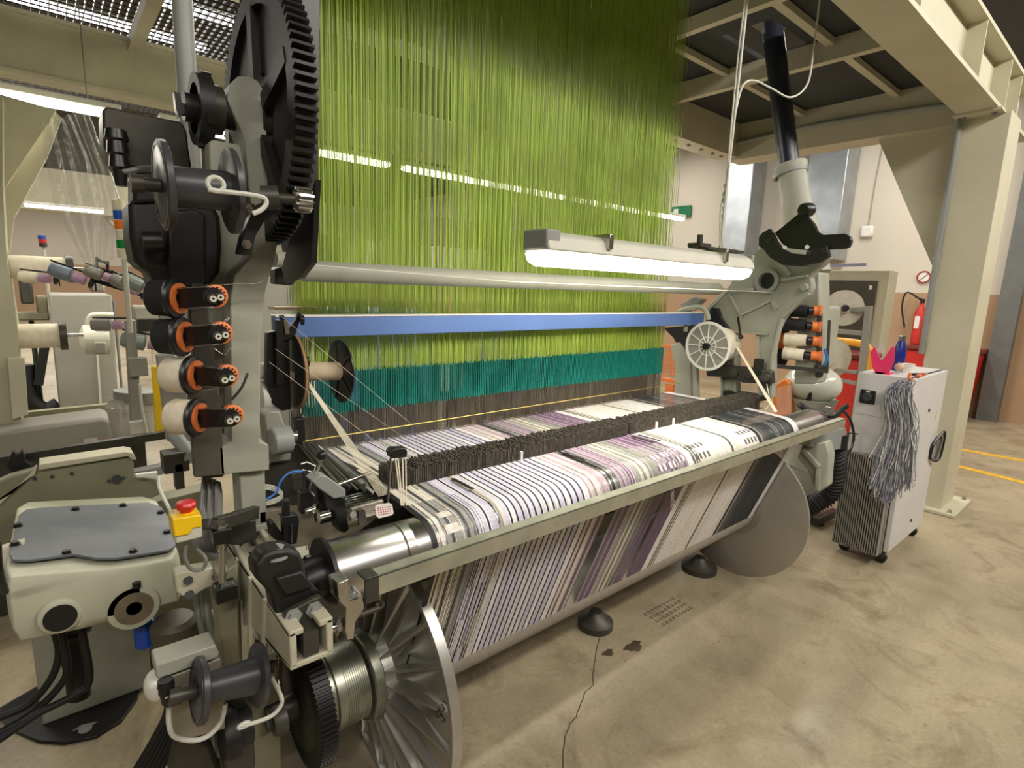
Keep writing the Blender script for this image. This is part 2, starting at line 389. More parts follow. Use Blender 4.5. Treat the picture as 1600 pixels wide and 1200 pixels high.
# lamp over the back rest
L=thing('fluorescent_lamp','lit white fluorescent fitting hung over the back of the loom','lamp',(1.82,1.3,1.72))
A0,A1=1.18,2.47
mb=MB(); mb.prism([(A0,1.235,1.715),(A0,1.365,1.715),(A0,1.35,1.76),(A0,1.325,1.775),(A0,1.275,1.775),(A0,1.25,1.76)],(A1-A0,0,0)); mb.build('housing',LGR,L,bevel=.006)
mb=MB(); mb.prism([(A0+.005,1.24,1.713),(A0+.005,1.36,1.713),(A0+.005,1.345,1.682),(A0+.005,1.31,1.668),(A0+.005,1.29,1.668),(A0+.005,1.255,1.682)],(A1-A0-.01,0,0)); mb.build('diffuser',TUBE,L,bevel=.008)
for q in (A0-.004,A1-.02):
    mb=MB(); mb.box((q,1.245,1.72),(q+.06 if q<1.5 else q+.024,1.355,1.78)); mb.build('end_cap',GREY,L,bevel=.006)
for q in (1.45,2.2):
    mb=MB(); mb.box((q,1.23,1.735),(q+.02,1.37,1.785)); mb.build('clip',STEEL,L,bevel=.002)
mb=MB(); mb.bar((2.05,1.3,1.79),(2.44,1.3,1.79),.04,.012); mb.cyl((2.1,1.3,1.79),(2.1,1.3,1.84),.012); mb.box((2.06,1.27,1.79),(2.14,1.33,1.805)); mb.build('mounting_rail',CHAR,L)
# suspension chain / cable to the platform
ctop=PY(1170,0,1.3)
mb=MB(); mb.tube([PY(1132,400,1.3),PY(1128,370,1.3),PY(1138,270,1.3),PY(1146,200,1.3),PY(1158,90,1.3),PY(1172,-40,1.3)],.006,6,6)
mb.build('cable',CABLEW,L); mb=MB(); mb.tube([PY(1126,395,1.3),PY(1126,330,1.31),PY(1134,290,1.31),PY(1141,215,1.3),PY(1153,90,1.31),PY(1164,0,1.3),PY(1172,-60,1.3)],.0035,6,6)
mb.build('cable',CABLEW,L); mb=MB(); mb.tube([PY(1148,180,1.3),PY(1160,135,1.3),PY(1178,126,1.3),PY(1205,138,1.3),PY(1236,152,1.3),PY(1262,130,1.3),PY(1272,70,1.3),PY(1280,5,1.3),PY(1284,-60,1.3)],.0045,6,8)
mb.build('cable',CABLEW,L); mb=MB(); mb.tube([PY(1130,398,1.3),PY(1145,388,1.3),PY(1158,395,1.3),PY(1163,410,1.3)],.003,6,6)
mb.build('cable',CABLEW,L)
mb=MB()
for k in range(9): mb.ring(PY(1133-k*.9,290+k*12,1.305),(1,0,0) if k%2 else (0,1,0),.006,.009,.003,10)
mb.build('chain',DSTEEL,L)
# roof purlins visible above the long beam
for yy in (.2,-.9,2.4):
    mb=MB(); mb.box((-6,yy,4.38),(9.98,yy+.06,4.45)); o=mb.build('trim_4',CREAMD); struct(o)
# ---- galvanised ducts against the right wall
def duct(y0,y1,z0,z1,label):
    mb=MB(); mb.box((9.5,y0,z0),(9.98,y1,z1)); 
    o=mb.build('air_duct',DUCT,bevel=.01); tag(o,label,'duct',None); return o
mb=MB(); mb.box((-8,12,2.62),(9.6,12.3,3.25)); mb.box((-8,11.9,2.58),(9.6,12.4,2.62)); o=mb.build('portal_beam',CREAMD); tag(o,'cream crossbeam of a distant portal over the far left lamp','portal beam')
for s_ in (-1,1):
    x_=.34+s_*1.0
    mb=MB(); mb.prism([(x_-s_*.45,12.05,2.58),(x_+s_*.5,12.05,2.58),(x_+s_*.5,12.05,1.4),(x_+s_*.1,12.05,1.9)],(0,.2,0)); mb.box((x_+s_*.1,12.0,0),(x_+s_*.5,12.3,2.6)); o=mb.build('portal_post',CREAMD); tag(o,['right','left'][s_<0]+' post with sloping haunch of the distant portal at far left','portal post','distant portal posts')
duct(4.98,5.42,1.9,4.4,'narrow galvanised air duct on the wall behind the hanging lamp')
duct(3.50,4.06,2.2,4.4,'wide galvanised air duct on the wall behind the black cam plate')
mb=MB(); c=PX(1355,362,9.97)
mb.box((9.93,c.y-.09,c.z-.09),(9.99,c.y+.09,c.z+.09)); wb=thing('wall_sensor','small white square box on the peach wall with cable above','sensor',(9.96,c.y,c.z)); mb.build('casing',WHT,wb,bevel=.03)
mb=MB(); mb.tube([(9.985,c.y,c.z+.09),(9.985,c.y-.01,c.z+.7),(9.985,c.y-.06,c.z+1.6)],.008,6); mb.build('cable',GREY,wb)
# leaning steel column on the wall at far right
a=[PX(*q,9.8) for q in ((1606,300),(1640,300),(1555,648),(1533,645))]
mb=MB(); mb.prism([(9.8,1.30,0),(9.8,1.52,0),(9.8,1.48,4.4),(9.8,1.26,4.4)],(.17,0,0)); struct(mb.build('trim_3',mat('bluegrey_steel',(112,114,112),.5,.2,.08,4),flat=True))
# exit sign
s=thing('exit_sign','small green exit sign seen beside the green cords','sign',(9.9,6.6,3.2))
mb=MB(); mb.box((9.94,6.42,3.10),(9.97,6.86,3.32)); mb.build('panel',mat('exit_green',(20,110,70),.4),s)
mb=MB(); mb.box((9.93,6.7,3.15),(9.939,6.8,3.27)); mb.build('pictogram',WHT,s)
# fire extinguisher on the wall
fe=thing('fire_extinguisher','red fire extinguisher on the wall beside the pillar','fire extinguisher',(9.85,2.36,.95))
mb=MB(); mb.lathe((9.85,2.36,.95),(0,0,1),[(0,.05),(.03,.075),(.46,.075),(.54,.05),(.58,.025),(.62,.025)],24); mb.build('cylinder',RED,fe)
mb=MB(); mb.cyl((9.85,2.36,1.57),(9.85,2.36,1.63),.03); mb.bar((9.85,2.36,1.62),(9.85,2.46,1.66),.02); mb.build('valve',BLK,fe)
mb=MB(); mb.tube([(9.85,2.36,1.6),(9.82,2.56,1.72),(9.84,2.60,1.5),(9.85,2.53,1.2)],.012,8,6); mb.build('hose',RUB,fe)
mb=MB(); mb.box((9.77,2.34,1.2),(9.78,2.40,1.38)); mb.build('label',WHT,fe)
sg=thing('round_prohibition_sign','small round sign with a red diagonal bar above the extinguisher','sign',(9.97,2.42,1.95))
mb=MB(); mb.cyl((9.985,2.42,1.95),(9.97,2.42,1.95),.09,seg=28); mb.build('plate',WHT,sg)
mb=MB(); mb.ring((9.968,2.42,1.95),(-1,0,0),.07,.09,.004); mb.bar((9.966,2.36,2.01),(9.966,2.48,1.89),.018,.004); mb.build('symbol',mat('sign_red',(150,40,40),.5),sg)
# ================================================================ THE LOOM
LM=thing('jacquard_loom','large grey jacquard weaving loom seen from its warp side, rollers and frames','loom',(1.8,1.4,0))
def lp(name,mb,m=CAST,bevel=0,parent=None,**k): return mb.build(name,m,parent or LM,bevel=bevel,**k)
RY,RZ,RR=1.2,.908,.078          # back rest roller
BY,BZ=1.42,.418                 # warp beam axis
# back rest roller
mb=MB(); mb.lathe((.455,RY,RZ),(1,0,0),[(0,RR-.006),(.004,RR),(.21,RR),(.212,RR-.0015),(.215,RR-.0015),(.217,RR),(2.76,RR),(2.765,RR-.006)],48); rl=lp('back_rest_roller',mb,ROLL)
mb=MB(); mb.lathe((.448,RY,RZ),(1,0,0),[(0,RR+.012),(.010,RR+.012)],40); lp('end_disc',mb,BLK,parent=rl)
mb=MB(); mb.ring((.640,RY,RZ),(1,0,0),RR-.002,RR+.0008,.004,48); lp('seam_ring',mb,CHAR,parent=rl)
mb=MB(); mb.lathe((.40,RY,RZ),(1,0,0),[(0,.045),(.02,.05),(.05,.05)],28)
for k in range(3):
    an=2*PI*k/3+.9; bolt(mb,(.425,RY+math.cos(an)*.05,RZ+math.sin(an)*.05),(0,math.cos(an),math.sin(an)),.009,.008)
lp('shaft_collar',mb,BLKP,parent=rl)
# front guard rail (galvanised angle)
mb=MB()
a=PY(572,905,1.0); b=PY(1324,656,1.0)
x0,x1=.475,3.14; z0=.984; z1=.985
mb.box((x0,1.0,.938),(x1,1.004,z0)); mb.box((x0,1.0,z0-.004),(x1,1.035,z0)); ra=lp('guard_rail',mb,GALV,bevel=.001)
mb=MB(); mb.box((x0-.016,.992,.932),(x0+.016,.999,.990)); mb.box((x0-.016,.992,.985),(x0+.016,1.035,.991)); lp('rail_clamp',mb,CHAR,parent=ra,bevel=.002)
# machined steel clamp block holding rail
mb=MB(); P=[PY(u,v,1.03) for u,v in ((526,911),(545,905),(547,938),(560,934),(562,928),(566,929),(570,950),(556,972),(553,999),(543,1000),(540,985),(541,950),(528,938))]
mb.prism(P,(0,.045,0)); lp('clamp_block',mb,STEEL,bevel=.002)
mb=MB(); mb.prism([PY(u,v,1.0) for u,v in ((527,912),(538,908),(542,940),(531,941))],(0,.03,0)); lp('clamp_block',mb,STEEL,bevel=.002)
mb=MB(); p=PY(530,977,1.05); mb.cyl(p+V(-.055,0,0),p,.010,seg=12); bolt(mb,p+V(-.01,0,0),(1,0,0),.013,.012); lp('clamp_screw',mb,STEEL); mb=MB(); mb.cyl(PY(560,962,1.05),PY(592,950,1.05),.006); mb.tube([PY(560,962,1.05),PY(590,951,1.05),PY(598,945,1.05),PY(590,938,1.05),PY(584,936,1.06)],.005,8,4); lp('clamp_handle',mb,CHAR)
# left bearing block, black casting
BB=MB()
px=[(405,877),(412,866),(430,860),(452,858),(470,866),(476,880),(480,905),(492,918),(506,932),(508,948),(505,958),(450,975),(430,958),(424,930),(400,905),(397,885)]
BB.prism([PY(u,v,1.06) for u,v in px],(0,.055,.0)); bb=lp('bearing_block',BB,BLK,bevel=.008)
mb=MB(); mb.prism([PY(u,v,1.035) for u,v in ((445,960),(490,936),(502,932),(515,943),(528,945),(530,960),(522,972),(512,968),(497,962),(468,976),(450,980),(444,972))],(0,.016,0)); lp('side_plate',mb,CHAR,parent=bb,bevel=.003)
for q in ((458,963),(491,952)):
    mb=MB(); bolt(mb,PY(*q,1.035),(0,-1,0),.012,.010); lp('bolt',mb,GREY,parent=bb)
for q in ((453,889),(431,860)):
    mb=MB(); p=PY(*q,1.08); mb.lathe(p-V(0,0,.012),(0,0,1),[(0,.026),(.004,.026),(.004,.017),(.02,.017)],6); mb.lathe(p-V(0,0,.013),(0,0,1),[(0,.026),(.004,.026)],20); lp('bolt',mb,GREY,parent=bb)
mb=MB(); mb.prism([PY(u,v,1.05) for u,v in ((430,905),(472,893),(490,918),(447,932))],(0,.02,0)); lp('ridge',mb,BLK,parent=bb,bevel=.004)
# bracket arm, cream casting with T slot
X0=.30
def yz(x,pts,dx): m=MB(); m.prism([(x,)+p for p in pts],(dx,0,0)); return m
ar=MB()
ys=[(.985,.86),(.985,.935),(1.12,.935),(1.30,.94),(1.45,.96),(1.55,.90),(1.55,.62),(1.42,.60),(1.38,.74),(1.28,.80),(1.12,.83)]
for xx in (.300,.372): ar.prism([(xx,)+p for p in ys],(.014,0,0))
ar.prism([(.300,.985,.855),(.300,.985,.867),(.300,1.15,.842),(.300,1.15,.830)],(.086,0,0))
ar.box((.300,.985,.925),(.328,1.5,.938)); ar.box((.358,.985,.925),(.386,1.5,.938))
arm=lp('bracket_arm',ar,mat('cream_casting',(184,179,158),.5,0,.06,14,.1),bevel=.003)
mb=MB(); mb.box((.328,.99,.868),(.358,1.4,.92)); lp('slot_inner',mb,CHAR,parent=arm)
for i in range(3):
    mb=MB(); y=1.12+.11*i; mb.prism([(.294,y,.95-.01),(.294,y+.012,.95-.01),(.294,y+.05,.80-.05*i),(.294,y+.038,.80-.05*i)],(.008,0,0)); lp('rib',mb,CREAM,parent=arm)
mb=MB(); mb.prism([PY(u,v,1.40) for u,v in ((355,880),(380,865),(425,856),(430,875),(400,900),(372,905),(360,1000),(350,1000))],(0,.1,0)); lp('bracket_head',mb,CREAM,bevel=.006,parent=arm)
# ------------------------------------------------ left side frame (curved casting)
c1=[(355,155),(360,130),(372,119),(390,119),(403,126),(411,138),(415,162),(420,292),(422,335),(431,362),(433,385),(426,415),(415,455),(407,530),(406,690),(420,695),(421,735),(345,742),(342,700),(362,690),(360,560),(360,470),(366,430),(390,405),(398,380),(400,350),(388,290),(384,225),(378,205)]
mb=MB(); mb.prism([PY(u,v,1.42) for u,v in c1],(0,.09,0)); fl=lp('side_frame',mb,CAST,bevel=.003); lab(fl,'curved grey casting at left carrying the big gear')
mb=MB(); mb.prism([PY(u,v,1.5) for u,v in ((345,285),(395,285),(398,430),(360,470),(362,690),(350,690),(330,600),(322,470),(335,380))],(0,.16,0)); lp('web',mb,CAST,parent=fl,bevel=.004)
mb=MB(); mb.prism([PY(u,v,1.40) for u,v in ((327,222),(332,218),(377,226),(386,275),(386,303),(360,305),(328,270))],(0,.05,0)); lp('housing',mb,CAST,parent=fl,bevel=.005)
c=PY(371,172,1.42); mb=MB(); mb.ring(c+V(-.025,.04,0),(-1,0,0),.035,.052,.03,30); lp('bearing_ring',mb,CHAR,parent=fl)
# foot post below
mb=MB(); mb.box((.335,1.44,.97),(.395,1.52,1.18)); mb.box((.315,1.43,.955),(.41,1.56,.972)); lp('foot_post',mb,CAST,bevel=.003)
mb=MB(); mb.prism([PY(u,v,1.39) for u,v in ((335,822),(400,812),(402,842),(378,852),(336,850))],(0,.04,0)); lp('foot_clamp',mb,CHAR,bevel=.003)
mb=MB(); mb.box((.30,1.42,0.0),(.40,1.75,.60)); mb.box((.26,1.40,0),(.46,1.95,.03)); lp('lower_post',mb,CASTD,bevel=.006)
# vertical pipe at left of the gear
mb=MB(); mb.cyl(PY(291,140,1.9)+V(0,0,-.45),PY(285,-60,1.9)+V(0,0,.9),.026,seg=24); lp('support_pipe',mb,GREY)
# ---- big gear
GY,GZ,GR=1.465,1.974,.289
bg=thing('large_gear_wheel','large black spur gear wheel high on the left frame','gear wheel',(.46,GY,GZ-GR))
mb=MB(); mb.gear((.415,GY,GZ),(1,0,0),GR,.045,88,.014,web=.235); mb.build('toothed_rim',BLK,bg,flat=True)
mb=MB(); mb.ring((.43,GY,GZ),(1,0,0),.10,.24,.012,48); mb.lathe((.422,GY,GZ),(1,0,0),[(0,.055),(.033,.065),(.033,.10),(.038,.10)],32)
for k in range(5):
    an=2*PI*k/5+.3; mb.bar((.428,GY+math.cos(an)*.07,GZ+math.sin(an)*.07),(.428,GY+math.cos(an)*.24,GZ+math.sin(an)*.24),.035,.03,up=(1,0,0))
mb.build('web',BLK,bg)
mb=MB(); mb.cyl((.30,GY,GZ),(.47,GY,GZ),.036); mb.build('shaft',CHAR,bg)
# guard behind gear
mb=MB(); mb.prism([PY(u,v,1.82) for u,v in ((383,0),(440,-60),(500,-60),(496,330),(488,420),(452,425),(430,330),(380,200))],(0,.02,0)); lp('gear_guard',mb,BLKP)
# dark guard strip at right of gear, lower
mb=MB(); mb.prism([PX(u,v,.47) for u,v in ((493,280),(490,345),(487,410),(470,432),(446,442),(440,420),(452,375),(470,350))],(.012,0,0)); lp('guard_plate',mb,BLKP)
# driven pinion, chain run and bracket below the gear
pn=thing('drive_pinion','small bright toothed pinion meshing with the big gear at its front','pinion',PY(468,305,1.22))
mb=MB(); c=PY(462,311,1.22); mb.gear(c,(1,0,0),.026,.03,12,.006); mb.build('pinion',STEEL,pn,flat=True)
mb=MB(); mb.cyl(PY(415,309,1.24),PY(462,311,1.22),.010); mb.cyl(PY(408,309,1.24),PY(436,309,1.23),.024,seg=20); mb.build('shaft',CHAR,pn)
mb=MB(); mb.prism([PY(u,v,1.28) for u,v in ((402,320),(425,310),(435,325),(414,345),(400,368),(392,399),(372,397),(378,370),(388,345))],(0,.03,0)); lp('pinion_bracket',mb,BLKP,bevel=.003)
for q in ((392,325),(385,382)):
    mb=MB(); bolt(mb,PY(*q,1.27),(0,-1,0),.007,.012); lp('bolt',mb,STEEL)
# wire hook on spool
mb=MB(); c0=[(325,296),(345,299),(365,301),(390,304),(412,309),(416,318),(408,328),(395,334)]
mb.tube([PY(u,v,1.12) for u,v in c0],.0045,8,5)
ctr=PY(337,288,1.12); mb.tube([ctr+V(.013*math.cos(t*.5),0,.012*math.sin(t*.5)) for t in range(-3,11)],.0042,8,2); lp('wire_hook',mb,CABLEW)
# ---- upper belt wheel
bw=thing('spoked_belt_wheel','black slotted wheel with handle behind the left frame top','wheel',(.31,1.46,1.87))
c=PY(303,170,1.46)
mb=MB(); mb.ring(c,(1,0,0),.054,.075,.030,36)
for k in range(4):
    an=PI/2*k+.4; mb.bar(c+V(.02,0,0),c+V(.02,math.cos(an)*.08,math.sin(an)*.08),.02,.02,up=(1,0,0))
mb.cyl(c+V(-.02,0,0),c+V(.14,0,0),.03); mb.build('wheel',BLK,bw)
mb=MB(); mb.prism([PY(u,v,1.44) for u,v in ((272,143),(281,145),(284,160),(300,166),(300,178),(285,178),(280,184),(275,170))],(0,.02,0)); mb.build('handle',BLKP,bw)
# ---- black motor/let-off bodies behind the bobbins
mt=thing('take_up_motor','bulky black motor housing hanging on the left frame beneath a dark spool','motor',PY(270,450,1.5))
mb=MB(); mb.prism([PY(u,v,1.45) for u,v in ((201,320),(206,314),(262,300),(330,310),(345,340),(348,380),(345,425),(330,445),(262,452),(238,450),(236,425),(222,420),(210,408),(203,370))],(0,.14,0)); mb.build('housing',BLK,mt,bevel=.012)
mb=MB(); mb.prism([PY(u,v,1.43) for u,v in ((262,330),(300,326),(322,335),(322,445),(262,450))],(0,.03,0)); mb.build('motor_cover',BLKP,mt,bevel=.006)
mb=MB(); mb.cyl(PY(222,378,1.42),PY(252,378,1.42),.022); mb.build('motor_stub',BLKP,mt)
mb=MB(); mb.prism([PY(u,v,1.44) for u,v in ((208,270),(238,266),(250,275),(252,316),(208,318))],(0,.1,0)); mb.build('terminal_box',BLKP,mt,bevel=.01)
for q in ((385,325),(357,360)):
    pass
jb=thing('junction_housing','dark rectangular housing with cable gland at upper left','housing',PY(230,265,1.6))
mb=MB(); mb.prism([PY(u,v,1.6) for u,v in ((160,170),(168,166),(285,190),(292,205),(300,262),(240,268),(206,262),(182,262),(162,230))],(0,.12,0)); mb.build('casing',CHAR,jb,bevel=.006)
mb=MB(); mb.lathe(PY(181,203,1.58),PY(187,262,1.58)-PY(181,203,1.58),[(0,.020),(.02,.024),(.025,.019),(.05,.022),(.055,.017),(.08,.021),(.085,.015),(.12,.012)],18); mb.build('cable_gland',BLKP,jb)
mb=MB(); mb.tube([PY(187,262,1.58),PY(195,268,1.57),PY(220,264,1.57),PY(245,262,1.5)],.007,8,4); mb.build('cable',CABLE,jb)
# ---- dark spool (upper)
def dark_spool(label,pl,pr_,rf,rb,group='dark plastic spools on the left side',tilt=None,pin=True,rb2=None):
    pl=V(pl);pr_=V(pr_); t=thing('dark_spool',label,'spool',(pl+pr_)/2-V(0,0,rf),group); d=(pr_-pl).normalized(); L_=(pr_-pl).length
    mb=MB(); mb.lathe(pl,d,[(0,rf-.004),(.002,rf),(.012,rf),(.014,rf-.004),(.010,rf*.82),(.010,.02)],36); mb.ring(pl-d*.001,d,rf*.86,rf*.93,.002,36); mb.build('flange',DGR,t)
    mb=MB(); mb.lathe(pr_-d*.012,d,[(0,rf-.004),(.002,rf),(.012,rf)],36); mb.build('flange',DGR,t)
    mb=MB(); mb.cyl(pl,pr_,rb,rb2 or rb,seg=28); mb.build('barrel',DGR,t)
    if pin:
        mb=MB(); mb.cyl(pl-d*.03,pl+d*.01,.012); mb.lathe(pl-d*.045,d,[(0,.016),(.02,.016)],12); mb.build('spindle',CHAR,t)
    return t
dark_spool('dark grey spool with two round flanges beside the big gear',PY(250,290,1.22),PY(366,300,1.22),.080,.037)
# ---- bobbin bar with four braked bobbins
br=thing('bobbin_bracket_bar','dark vertical bar carrying four orange-ringed bobbin holders','bracket',PY(332,748,1.34))
mb=MB(); mb.prism([PY(u,v,1.43) for u,v in ((300,440),(318,438),(322,470),(330,520),(338,590),(345,680),(350,745),(326,748),(310,745),(308,650),(302,560),(295,480)) ],(0,.03,0)); mb.build('bar',CHAR,br,bevel=.003)
mb=MB(); mb.prism([PY(u,v,1.42) for u,v in ((294,612),(342,606),(352,742),(304,746))],(0,.02,0)); mb.build('cover',mat('brown_grey_strip',(84,80,70),.5,.2,.08,8),br,bevel=.002)
HB=[((270,466),(332,464),'yarn_k','black wound bobbin at top of the dark bar'),((280,526),(340,522),'yarn_k','black wound bobbin second from top of the dark bar'),((297,586),(350,589),'yarn_w','cream wound bobbin with full round end, third down the dark bar'),((303,652),(358,652),'yarn_w','cream wound bobbin lowest on the dark bar')]
BLKY=mat('black_yarn',(30,29,30),.8,0,.1,60,.2)
for i,(pa,pb,kind,label) in enumerate(HB):
    y=1.385
    a=PY(*pa,y); c=PY(*pb,1.30)
    t=thing('braked_bobbin',label,'bobbin',a-V(0,0,.05),'bobbins with orange brake rings on the left bar')
    ym=BLKY if kind=='yarn_k' else YARN
    d=V(.75,-.62,0).normalized()
    if kind=='yarn_w': mb=MB(); mb.lathe(a-d*.055,d,[(0,.020),(.002,.034),(.012,.040),(.06,.040),(.062,.02)],28); mb.build('yarn',ym,t)
    else: mb=MB(); mb.lathe(a-d*.045,d,[(0,.030),(.006,.038),(.05,.040),(.052,.02)],28); mb.build('yarn',ym,t)
    mb=MB(); mb.lathe(a,d,[(0,.043),(.004,.045),(.010,.042),(.014,.03)],30); mb.build('cup',BLKP,t)
    mb=MB(); mb.ring(a+d*.012,d,.018,.033,.006,28); mb.build('brake_ring',ORG,t)
    # arm + front ring
    m_=(a+d*.02); e=c
    mb=MB(); up=V(0,0,1)
    w_=.030; n_=(e-m_).normalized()
    mb.bar(m_,e,.024,.040); mb.lathe(e+V(0,.006,0),(0,-1,0),[(0,.020),(.016,.020)],20); ap=mb.build('arm',BLKP,t)
    mb=MB()
    for s_ in (-1,1): mb.bar(m_+up*.022*s_,e+up*.021*s_,.026,.0025)
    mb.build('arm_edge',STEEL,t)
    f_=e+V(.006,.014,.002); mb=MB(); mb.lathe(f_,V(.25,-1,0),[(0,.024),(.012,.024),(.014,.021)],28)
    orr=mb.build('front_ring',ORG,t)
    mb=MB()
    for k in range(14):
        an=2*PI*k/14; q=f_+V(0,-.0145,0)+V(math.cos(an)*.018,0,math.sin(an)*.018); mb.cyl(q,q+V(0,-.002,0),.0022,seg=6)
    mb.build('ring_holes',BLKP,orr)
    mb=MB(); mb.cyl(e+V(-.004,-.010,-.003),e+V(-.004,-.022,-.003),.0105,seg=16); mb.cyl(e+V(.010,-.010,0),e+V(.010,-.022,0),.0095,seg=16); hu=mb.build('clamp_nut',CHAR,t)
    for q_ in (e+V(-.004,-.022,-.003),e+V(.010,-.022,0)):
        mb=MB(); mb.ring(q_,(0,-1,0),.0026,.0066,.005,16); mb.build('screw',LGR,t)
# guide wires beside
for pts,r_,sm in (([(322,445),(328,446),(370,443),(400,443),(412,438)],.0012,0),([(335,504),(352,502),(358,496)],.0025,0),([(362,625),(378,605),(387,583)],.003,3),([(335,545),(350,555),(362,540)],.0012,0)):
    mb=MB(); mb.tube([PY(u,v,1.36) for u,v in pts],r_,6,sm); lp('guide_wire',mb,CHAR if sm else STEEL)
# white tube, two bobbin ends visible between frame and reel
for k,(u,v,r_) in enumerate(((413,580,.026),(413,620,.05))):
    mb=MB(); p=PY(u-10,v,1.75); mb.lathe(p,(1,0,0),[(0,r_*.8),(.005,r_),(.04,r_),(.046,r_*.9)],24)
    tag(mb.build('white_bobbin',WHT),['smaller white bobbin end peeping out right of the left column','larger white bobbin end peeping out right of the left column, lower'][k],'bobbin')
# ---------------------------------------------- tube, blue beam
mb=MB(); mb.cyl((.60,1.7,1.628),(2.98,1.7,1.628),.032,seg=32); tb=lp('cross_tube',mb,CAST)
mb=MB(); mb.prism([PY(u,v,1.66) for u,v in ((430,420),(480,408),(490,412),(462,440),(456,446),(430,444))],(0,.05,0)); lp('tube_clamp',mb,BLKP,bevel=.004)
mb=MB(); mb.cyl(PY(425,404,1.60),PY(478,410,1.66),.022); lp('tube_stub',mb,CAST)
mb=MB(); mb.box((.545,1.8,1.416),(3.03,1.84,1.484)); bb_=lp('blue_beam',mb,BLUE,bevel=.003)
mb=MB(); mb.box((.545,1.797,1.484),(3.03,1.86,1.489)); lp('top_edge',mb,WHT,parent=bb_)
mb=MB(); mb.box((.58,1.9,1.50),(.72,1.98,1.51)); lp('tray',mb,PAPER)
# thin taut thread across
mb=MB(); mb.tube([PY(462,412,1.5),PY(800,440,1.45),PY(1264,459,1.4)],.0016,6); lp('taut_thread',mb,WHT)
# ---------------------------------------------- harness (uncountable cords)
H0,H1=.655,2.755; HY=1.88
def harness_rows(rows,step,fn,jit=0): 
    mb=MB()
    for j in range(rows):
        x=H0+(j*.37%1)*step
        while x<H1: fn(mb,x,HY+j*.035,j); x+=step*random.uniform(1-jit,1+jit)
    return mb
# green cords: pleated bundles, slightly fanning towards the top
def cord(mb,x,y,j):
    w=random.uniform(.0011,.0018); x=x+.0024*math.sin(2*PI*x/.029+j*.5); z0=1.28+random.uniform(-.004,.004)
    k=(x-H0)/(H1-H0)
    xt=x+(.02-.05*k)*1.0+.004*math.sin(x*90+j); yt=y+.03*math.sin(x*230)+.02*j
    n=2; sh=random.uniform(-.003,.003)
    pts=[(x,y,z0),(x*.35+xt*.65+sh,(y+yt)/2,2.3),(xt,yt,4.2)]
    o=len(mb.v)
    for p in pts: mb.v+= [(p[0]-w,p[1]-w,p[2]),(p[0]+w,p[1]-w,p[2]),(p[0],p[1]+w,p[2])]
    for i in range(2):
        for q in range(3):
            a=o+i*3+q;b=o+i*3+(q+1)%3; mb.f.append((a,b,b+3,a+3)); mb.mi.append(0)
mb=harness_rows(5,.0060,cord,.3)
hc=mb.build('harness_cord',GRN,flat=True); tag(hc,'dense curtain of bright green harness cords hanging above the loom','harness cords',kind='stuff')
mb=harness_rows(3,.0100,lambda m,x,y,j:m.box((x-.0021,y-.0021,1.13+random.uniform(-.004,.004)-.01*j*0),(x+.0021,y+.0021,1.283+random.uniform(-.003,.003))),.15)
te=mb.build('heddle_sleeve',TEAL,flat=True); tag(te,'row of thin teal sleeves below the green cords','heddle sleeves',kind='stuff')
def hed(m,x,y,j):
    m.box((x-.0009,y-.0009,.985),(x+.0009,y+.0009,1.13)); 
mb=harness_rows(6,.0060,hed,.2)
mb2=harness_rows(3,.008,lambda m,x,y,j:m.box((x-.0013,y-.001,.62),(x+.0013,y+.001,.99)),.2)
he=mb.build('heddle_wire',HED,flat=True); tag(he,'grey brown wire heddles hanging between teal sleeves and warp yarns','heddles',kind='stuff')
he=mb2.build('heddle_spring',HED,flat=True); tag(he,'dark heddle return springs beneath the warp sheet','heddle springs',kind='stuff')
mb=MB(); mb.cyl((.56,1.845,1.055),(2.9,1.845,1.062),.0022); lp('lease_rod',mb,BRASS)
# ---------------------------------------------- warp beam
WB=thing('warp_beam','large aluminium flanged warp beam lying low across the back of the loom','warp beam',(1.8,BY,.018))
def wbp(n,mb,m,p=None,**k): return mb.build(n,m,p or WB,**k)
mb=MB(); mb.cyl((.72,BY+.01,BZ-.008),(2.9,BY+.01,BZ-.008),.122,seg=48); wbp('barrel',mb,DRUMW)
FR=.4
mb=MB(); mb.lathe((2.9,BY,BZ),(1,0,0),[(-.002,FR-.004),(0,FR),(.010,FR),(.012,FR-.004),(.012,.2),(.03,.13),(.03,.05)],96); fr=wbp('flange',mb,ALUD); 
mb=MB(); mb.ring((2.897,BY,BZ),(-1,0,0),.125,.15,.006,48); wbp('inner_ring',mb,ALU,fr)
for k in range(10):
    an=2*PI*k/10; mb=MB(); mb.prism([(2.912,BY+math.cos(an)*.12-math.sin(an)*q*.008,BZ+math.sin(an)*.12+math.cos(an)*q*.008) for q in (-1,1)]+[(2.912,BY+math.cos(an)*.38-math.sin(an)*q*.005,BZ+math.sin(an)*.38+math.cos(an)*q*.005) for q in (1,-1)],(.02,0,0)); wbp('rib',mb,ALU,fr)
